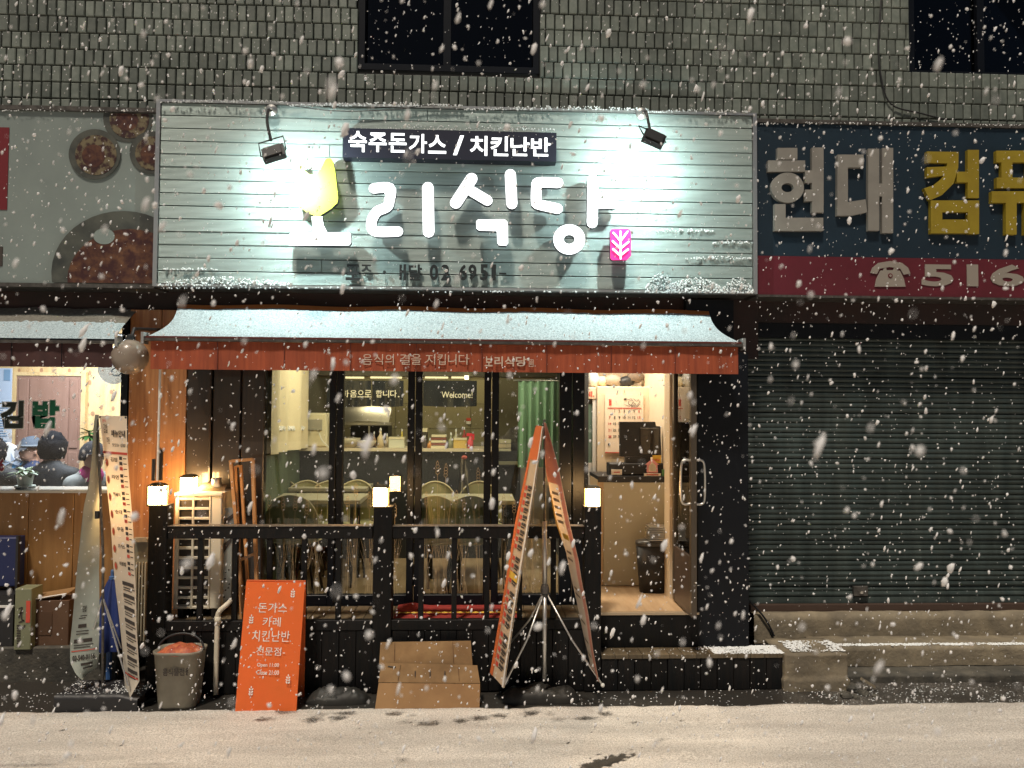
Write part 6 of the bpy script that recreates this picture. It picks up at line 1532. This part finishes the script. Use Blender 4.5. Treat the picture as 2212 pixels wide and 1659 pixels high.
for (u, v) in ((633, 1281), (543, 1335), (624, 1452), (543, 1476)):
    b = (v - 1257) / 258; ul = 532 - 24 * b; a = (u - ul) / (127 + 5 * b)
    wheat_icon(wi, a, -b, .085, 0, xf=lambda x, z, a=a, b=b: tuple(SB(a + (x - a) * 1.9, -z) + nB * .003))
wi.build('wheat_emblem', m_print, ab, kind='stuff')
# cardboard
cbd = thing('cardboard_sheet', 'folded sheet of brown cardboard leaning against the black fence boards', 'cardboard', (P(920, 1517, .03).x, .1, 0))
def cq(pts, t=.006, m=m_card, nm='panel'):
    q = [P(u, v, Y) for u, v, Y in pts]; return MB().slab(*q, t).build(nm, m, cbd)
cq([(819, 1436, .17), (1021, 1441, .17), (1017, 1384, .22), (822, 1387, .22)], nm='upper_flap')
cq([(817, 1474, .10), (1037, 1476, .10), (1031, 1437, .15), (824, 1432, .15)], nm='middle_flap')
q = [P(u, v, Y) for u, v, Y in ((810, 1518, .02), (1036, 1520, .02), (1037, 1477, .09), (818, 1475, .09))]; q[0].z = q[1].z = .003
MB().slab(*q, .006).build('lower_flap', M('cardboard_low', (.25, .135, .055), .8, col2=(.32, .18, .075), nscale=4), cbd)
def seam(u0, v0, Y0, u1, v1, Y1_, w_=.0035):
    a, b = P(u0, v0, Y0), P(u1, v1, Y1_); MB().tube([a + Vector((0, -.001, 0)), b + Vector((0, -.001, 0))], w_ / 2, 5).build('crease', M('crease', (.12, .06, .03), .9), cbd)
seam(853, 1388, .216, 852, 1428, .176); seam(866, 1436, .146, 860, 1470, .104); seam(978, 1386, .218, 980, 1432, .174); seam(990, 1440, .146, 992, 1470, .103)
for (u) in (897, 929, 961):
    a, b = P(u, 1449, .130), P(u, 1461, .115); MB().tube([a + Vector((0, -.002, 0)), b + Vector((0, -.002, 0))], .004, 6).build('slot', m_ink, cbd)
a, b = P(838, 1439, .142), P(855, 1441, .14); MB().tube([a + Vector((0, -.003, 0)), b + Vector((0, -.003, 0))], .004, 6).build('handle_slot', m_ink, cbd)
# dark sacks lying at the fence foot
def sack(label, u0, u1, v0, Y, seed):
    x0, x1 = P(u0, 1490, Y).x, P(u1, 1490, Y).x; h = PZ(v0, Y, (u0 + u1) / 2)
    def f(a, b):
        t = math.pi * b; x = x0 + (x1 - x0) * a; k = (1 - abs(2 * a - 1) ** 5) ; nn = noise.noise(Vector((a * 5, b * 3, seed))) + .6 * noise.noise(Vector((a * 17, b * 9, seed)))
        return (x + .01 * nn, Y + .08 - .09 * math.cos(t) * (.5 + .5 * k), max(0.001, h * math.sin(t) ** .6 * k * (.85 + .3 * nn)))
    return MB().surf(f, 40, 14).build('dark_sack', M('dusty_black_sheet', (.014, .013, .012), .6, col2=(.03, .028, .023), nscale=6), None, True, label, 'sack', 'flat dark sacks at the fence foot')
sack('flat dark sack between the orange board and the cardboard', 655, 798, 1494, .10, 1.2)
sack('humped dark water sack under the tripod of the A shaped banners', 1078, 1255, 1486, .08, 5.1)
# A shaped banner pair
xb_ = thing('a_shaped_banner_stand', 'tall A shaped pair of slim menu banners on a silver tripod before the glass', 'banner stand', (P(1176, 1490, .1).x, .1, 0))
rowsA = [(919, 1158.5, 1174), (960, 1149, 1168), (1010, 1138, 1160), (1124, 1114, 1142), (1200, 1102, 1128), (1300, 1086, 1111), (1400, 1068.5, 1096), (1452, 1059, 1089)]
m_pinko = M('coral_banner', (.80, .40, .32), .5, trans=1, col2=(.62, .28, .17), nscale=4, bump=.1, bscale=12)
SA_, nA = banner(xb_, 'banner_sheet', rowsA, .20, -.12, M('menu_vinyl', (.62, .48, .33), .5, col2=(.55, .40, .27), nscale=6), m_paper, None)
rowsB = [(912, 1174, 1180), (960, 1174.5, 1194), (1000, 1178, 1206), (1064, 1188, 1220), (1124, 1199, 1233), (1190, 1222, 1250), (1230, 1230, 1256), (1300, 1246, 1271), (1370, 1260, 1281), (1440, 1276, 1295)]
SB_, nB2 = banner(xb_, 'banner_sheet', rowsB, .20, -.12, M('cream_vinyl', (.85, .72, .58), .5, trans=1, col2=(.6, .42, .28), nscale=6), None, None)
def va(rows, v): return next(i - 1 + (v - rows[i-1][0]) / (rows[i][0] - rows[i-1][0]) for i in range(1, len(rows)) if v <= rows[i][0]) / (len(rows) - 1)
e1, e2, e3, e4, e5 = MB(), MB(), MB(), MB(), MB()
A = lambda v: va(rowsA, v)
e1.surf(lambda a, b: SA_(a * .20, b) + nA * .003, 2, 50); e1.surf(lambda a, b: SA_(a, b * .23) + nA * .0035, 4, 12)
e2.surf(lambda a, b: SA_(.9 + a * .1, b) + nA * .005, 2, 50)
i = 0; v = 1045
while v < 1425:
    c_ = (e3, e4)[i % 2]
    quad_surf(e3, SA_, .26, A(v), .44, A(v + 9), nA, .004, 0, 2); quad_surf(e4, SA_, .50, A(v - 2), .82, A(v + 4), nA, .004, 0, 2); quad_surf(e4, SA_, .50, A(v + 6), .76, A(v + 9), nA, .004, 0, 2)
    v += 15.5 + (10 if i in (8, 12, 17) else 0); i += 1
quad_surf(e5, SA_, .24, A(1227), .86, A(1241), nA, .0045, 0, 3)
e1.build('orange_border', M('orange_border', (.72, .17, .05), .5), xb_); e2.build('white_edge', m_print, xb_); e3.build('menu_marks', m_red, xb_, kind='stuff'); e4.build('menu_lines', m_ink, xb_, kind='stuff'); e5.build('yellow_box', m_yel, xb_)
f1, f2, f3 = MB(), MB(), MB(); Bv = lambda v: va(rowsB, v)
f1.surf(lambda a, b: SB_(.74 + a * .26, b) + nB2 * .004, 3, 50); f1.surf(lambda a, b: SB_(a, b * Bv(1040)) + nB2 * .003, 4, 14)
for v in (1058, 1072, 1088, 1104, 1118): quad_surf(f2, SB_, .2, Bv(v), .62, Bv(v + 6), nB2, .004, 0, 3)
for v in (1185, 1200, 1262, 1275, 1330, 1370, 1400): quad_surf(f2, SB_, .15, Bv(v), .55, Bv(v + 5), nB2, .004, 0, 3)
quad_surf(f3, SB_, .02, Bv(1068), .12, Bv(1160), nB2, .004, 0, 4); quad_surf(f3, SB_, .3, Bv(1146), .7, Bv(1158), nB2, .0045, 0, 3)
f1.build('coral_border', m_pinko, xb_); f2.build('menu_lines', M('soft_brown_print', (.33, .24, .16), .6), xb_, kind='stuff'); f3.build('menu_marks', m_yel, xb_, kind='stuff')
# little red flag shape hanging inside
q1, q2, q3 = P(1186, 1065, .2), P(1204, 1083, .2), P(1190, 1118, .2)
pb1, pb0 = P(1176, 1126, .10), P(1176, 1466, .08)
MB().tube([P(1175, 912, .1), pb1], .006, 8).build('upper_pole', m_soil, xb_); MB().tube([pb1, P(1177, 1271, .1)], .0175, 10).build('pole_sleeve', m_alu, xb_, True); MB().tube([P(1177, 1271, .1), pb0], .0145, 10).build('lower_pole', m_alu, xb_, True)
hb = P(1177, 1275, .1); MB().lathe((hb.x, .1, hb.z - .02), [(.03, 0), (.03, .03), (.022, .06)], 12).build('hub', m_soil, xb_)
for (u, v, Y) in ((1089, 1480, -.08), (1302, 1480, -.08), (1100, 1392, .24)):
    e = P(u, v, Y); m_ = (hb + e) / 2 + Vector((.015 if u < 1176 else -.01, 0, -.02)); MB().tube([hb, m_, e], .0065, 7).build('leg', m_alu, xb_, True)
e = P(1302, 1480, -.08); MB().ball(tuple(e), .014, 8).build('foot', m_white, xb_)
MB().ball(tuple(P(1176, 909, .1)), .011, 8).build('clip', m_ink, xb_)
MB().ball(tuple(P(1159, 921, .19)), .010, 8).build('clip', m_ink, xb_)
# ================================================================== snow
def snow_sheet(S, name, label, b0=.1, b1=1.0, t=.022, na=260, nb=26, ragged=.03):
    mb = MB()
    def fn(a, b):
        bb = b0 + ragged * noise.noise(Vector((a * 14, 3, 0))) + ragged * .6 * noise.noise(Vector((a * 60, 3, 0)))
        q = bb + (b1 - bb) * b; p = Vector(S(a, q)); edge = min(1, b * 8, (1 - b) * 10, a * 60, (1 - a) * 60)
        n_ = .5 * noise.noise(p * 30) + .35 * noise.noise(p * 75)
        return (p.x, p.y - .004 * n_, p.z + .003 + t * edge * (.75 + .35 * n_))
    mb.surf(fn, na, nb)
    return mb.build(name, m_snow, None, True, label=label, kind='stuff')
snow_sheet(SA, 'awning_snow', 'thin even snow cover on the orange shop awning', .11, .995, .016, 420, 30, .03)
snow_sheet(SL, 'awning_snow', 'rough snow on the lower part of the old maroon awning', .33, .97, .02, 320, 24, .07)
snow_sheet(SL, 'awning_frost', 'dull frosty slush near the top of the old maroon awning', .02, .36, .005, 160, 8, .02).data.materials[0] = M('dull_slush', (.20, .19, .16), .9, col2=(.14, .13, .11), nscale=40)
def clumps(name, label, spots, Y, n, r0=.004, r1=.011):
    mb = MB()
    for (u0, v0, u1, v1, k) in spots:
        for i in range(k):
            u = random.uniform(u0, u1); e = 1 - abs(2 * (u - u0) / (u1 - u0) - 1) ** 2
            v = v1 - (v1 - v0) * random.random() ** 1.3 * (.25 + .75 * e); p = P(u, v, Y - random.random() * .018)
            mb.ball(tuple(p), random.uniform(r0, r1), 6, jit=.5)
    return mb.build(name, m_dusty, None, False, label=label, kind='stuff')
clumps('sign_snow', 'small clumps of snow clinging to the lit sign boards', [(342, 598, 625, 617, 420), (342, 578, 470, 583, 60), (1395, 590, 1460, 632, 260), (1440, 598, 1560, 632, 420), (1560, 600, 1628, 633, 240), (1480, 553, 1628, 560, 70), (1410, 494, 1540, 500, 50), (1540, 520, 1628, 526, 50), (345, 620, 900, 623, 90), (900, 628, 1400, 631, 50)], Ys - .006, 0, .003, .0075)
clumps('sign_top_snow', 'ragged snow lying along the top edges of the sign and menu strip', [(345, 215, 620, 221, 120), (620, 221, 1000, 229, 260), (1000, 229, 1400, 237, 200), (1400, 236, 1628, 243, 90), (742, 270, 1200, 279 + 3, 160), (745, 340, 1195, 346, 60)], Ys - .02, 0, .003, .007)
clumps('ledge_snow', 'thin snow along the ledges of the neighbour signs and awning rails', [(0, 233, 335, 240, 60), (1640, 264, 1930, 268, 60), (1930, 266, 2210, 271, 60)], Yn - .01, 0, .003, .006)
# snow dust on the step, ledges and road edge
def dust(name, label, areas, n_mat=None):
    mb = MB()
    for (x0, x1, y0, y1, z, k, r) in areas:
        for i in range(k):
            x, y = random.uniform(x0, x1), random.uniform(y0, y1)
            if noise.noise(Vector((x * 5, y * 5, 1))) + random.random() * .6 < .12: continue
            mb.ball((x, y, z + .001), random.uniform(r * .5, r), 5, sz=.5, jit=.5)
    return mb.build(name, m_dusty, None, False, label=label, kind='stuff')
a_, b_2 = P(1540, 1405, .35).x, P(1690, 1405, .35).x
dust('step_snow', 'grains of snow on the wooden step, concrete block and steps', [(a_, b_2, .31, .47, .257, 1100, .009), (P(1620, 1400, .4).x, b_2, .31, .5, .257, 800, .009), (P(1700, 1420, .4).x, P(1815, 1420, .4).x, .32, .58, .268, 900, .009),
      (P(1300, 1405, .35).x, a_, .31, .45, .257, 60, .006), (P(1790, 1405, .6).x, 5.2, .605, .66, .217, 1700, .010), (P(1500, 1400, .4).x, P(1700, 1400, .4).x, .42, .50, .257, 400, .008),
      (xa, xb, .06, .3, .104, 350, .006), (-3.6, 4.6, .0, .36, .004, 900, .006), (P(1700, 1500, .1).x, 4.8, -.02, .4, .004, 500, .006)])
# falling snow
N = 37000
zc_ = (rng.random(N) ** (1 / 2.6)) * 6.0 + .28
U = rng.uniform(-420, 2632, N); V_ = rng.uniform(-320, 1980, N)
Rm = np.array(ROT)
ray = np.stack([(U - CX) / FPX, (CY - V_) / FPX, -np.ones(N)], 1) * zc_[:, None]
pos = ray @ Rm.T + np.array(CAM)
near_w = np.minimum(1, (zc_ / 1.0) ** .6)
keep = (pos[:, 2] > .02) & (pos[:, 1] < .22) & ((pos[:, 2] > 2.9) | (pos[:, 1] < .18)) & (zc_ > .34) & (rng.random(N) < near_w * .8)
pos = pos[keep]; n_ = len(pos)
phi = (1 + 5 ** .5) / 2
ico = np.array([(-1, phi, 0), (1, phi, 0), (-1, -phi, 0), (1, -phi, 0), (0, -1, phi), (0, 1, phi), (0, -1, -phi), (0, 1, -phi), (phi, 0, -1), (phi, 0, 1), (-phi, 0, -1), (-phi, 0, 1)]) / 1.9
icf = np.array([(0,11,5),(0,5,1),(0,1,7),(0,7,10),(0,10,11),(1,5,9),(5,11,4),(11,10,2),(10,7,6),(7,1,8),(3,9,4),(3,4,2),(3,2,6),(3,6,8),(3,8,9),(4,9,5),(2,4,11),(6,2,10),(8,6,7),(9,8,1)])
rad = np.clip(rng.lognormal(math.log(.0027), .56, n_), .0010, .0100)
dist = np.linalg.norm(pos - np.array(CAM), axis=1)
rad *= np.clip(dist / 1.3, .5, 1)
vs = ico[None] * (1 + rng.uniform(-.35, .35, (n_, 12, 1))) * rad[:, None, None]
q, _ = np.linalg.qr(rng.normal(size=(n_, 3, 3))); vs = vs * rng.uniform(.5, 1.25, (n_, 1, 3)); vs = np.einsum('nij,nkj->nki', q, vs)
fd = np.array([-.30, -.05, -.95]); fd /= np.linalg.norm(fd)
st = 1 + rng.random(n_) ** 2.5 * 2.2
vs += (vs @ fd)[..., None] * fd * (st - 1)[:, None, None]
vs = (vs + pos[:, None]).reshape(-1, 3); fs = (icf[None] + (np.arange(n_) * 12)[:, None, None]).reshape(-1, 3)
me = bpy.data.meshes.new('falling_snow'); me.vertices.add(len(vs)); me.vertices.foreach_set('co', vs.ravel())
me.loops.add(fs.size); me.loops.foreach_set('vertex_index', fs.ravel().astype(np.int32)); me.polygons.add(len(fs))
me.polygons.foreach_set('loop_start', np.arange(0, fs.size, 3, dtype=np.int32)); me.polygons.foreach_set('loop_total', np.full(len(fs), 3, np.int32)); me.update(calc_edges=True)
me.materials.append(m_flake); me.polygons.foreach_set('use_smooth', np.ones(len(fs), bool))
o = bpy.data.objects.new('falling_snow', me); link(o, kind='stuff', label='snowflakes falling through the air in front of the shops')
print('flakes', n_)
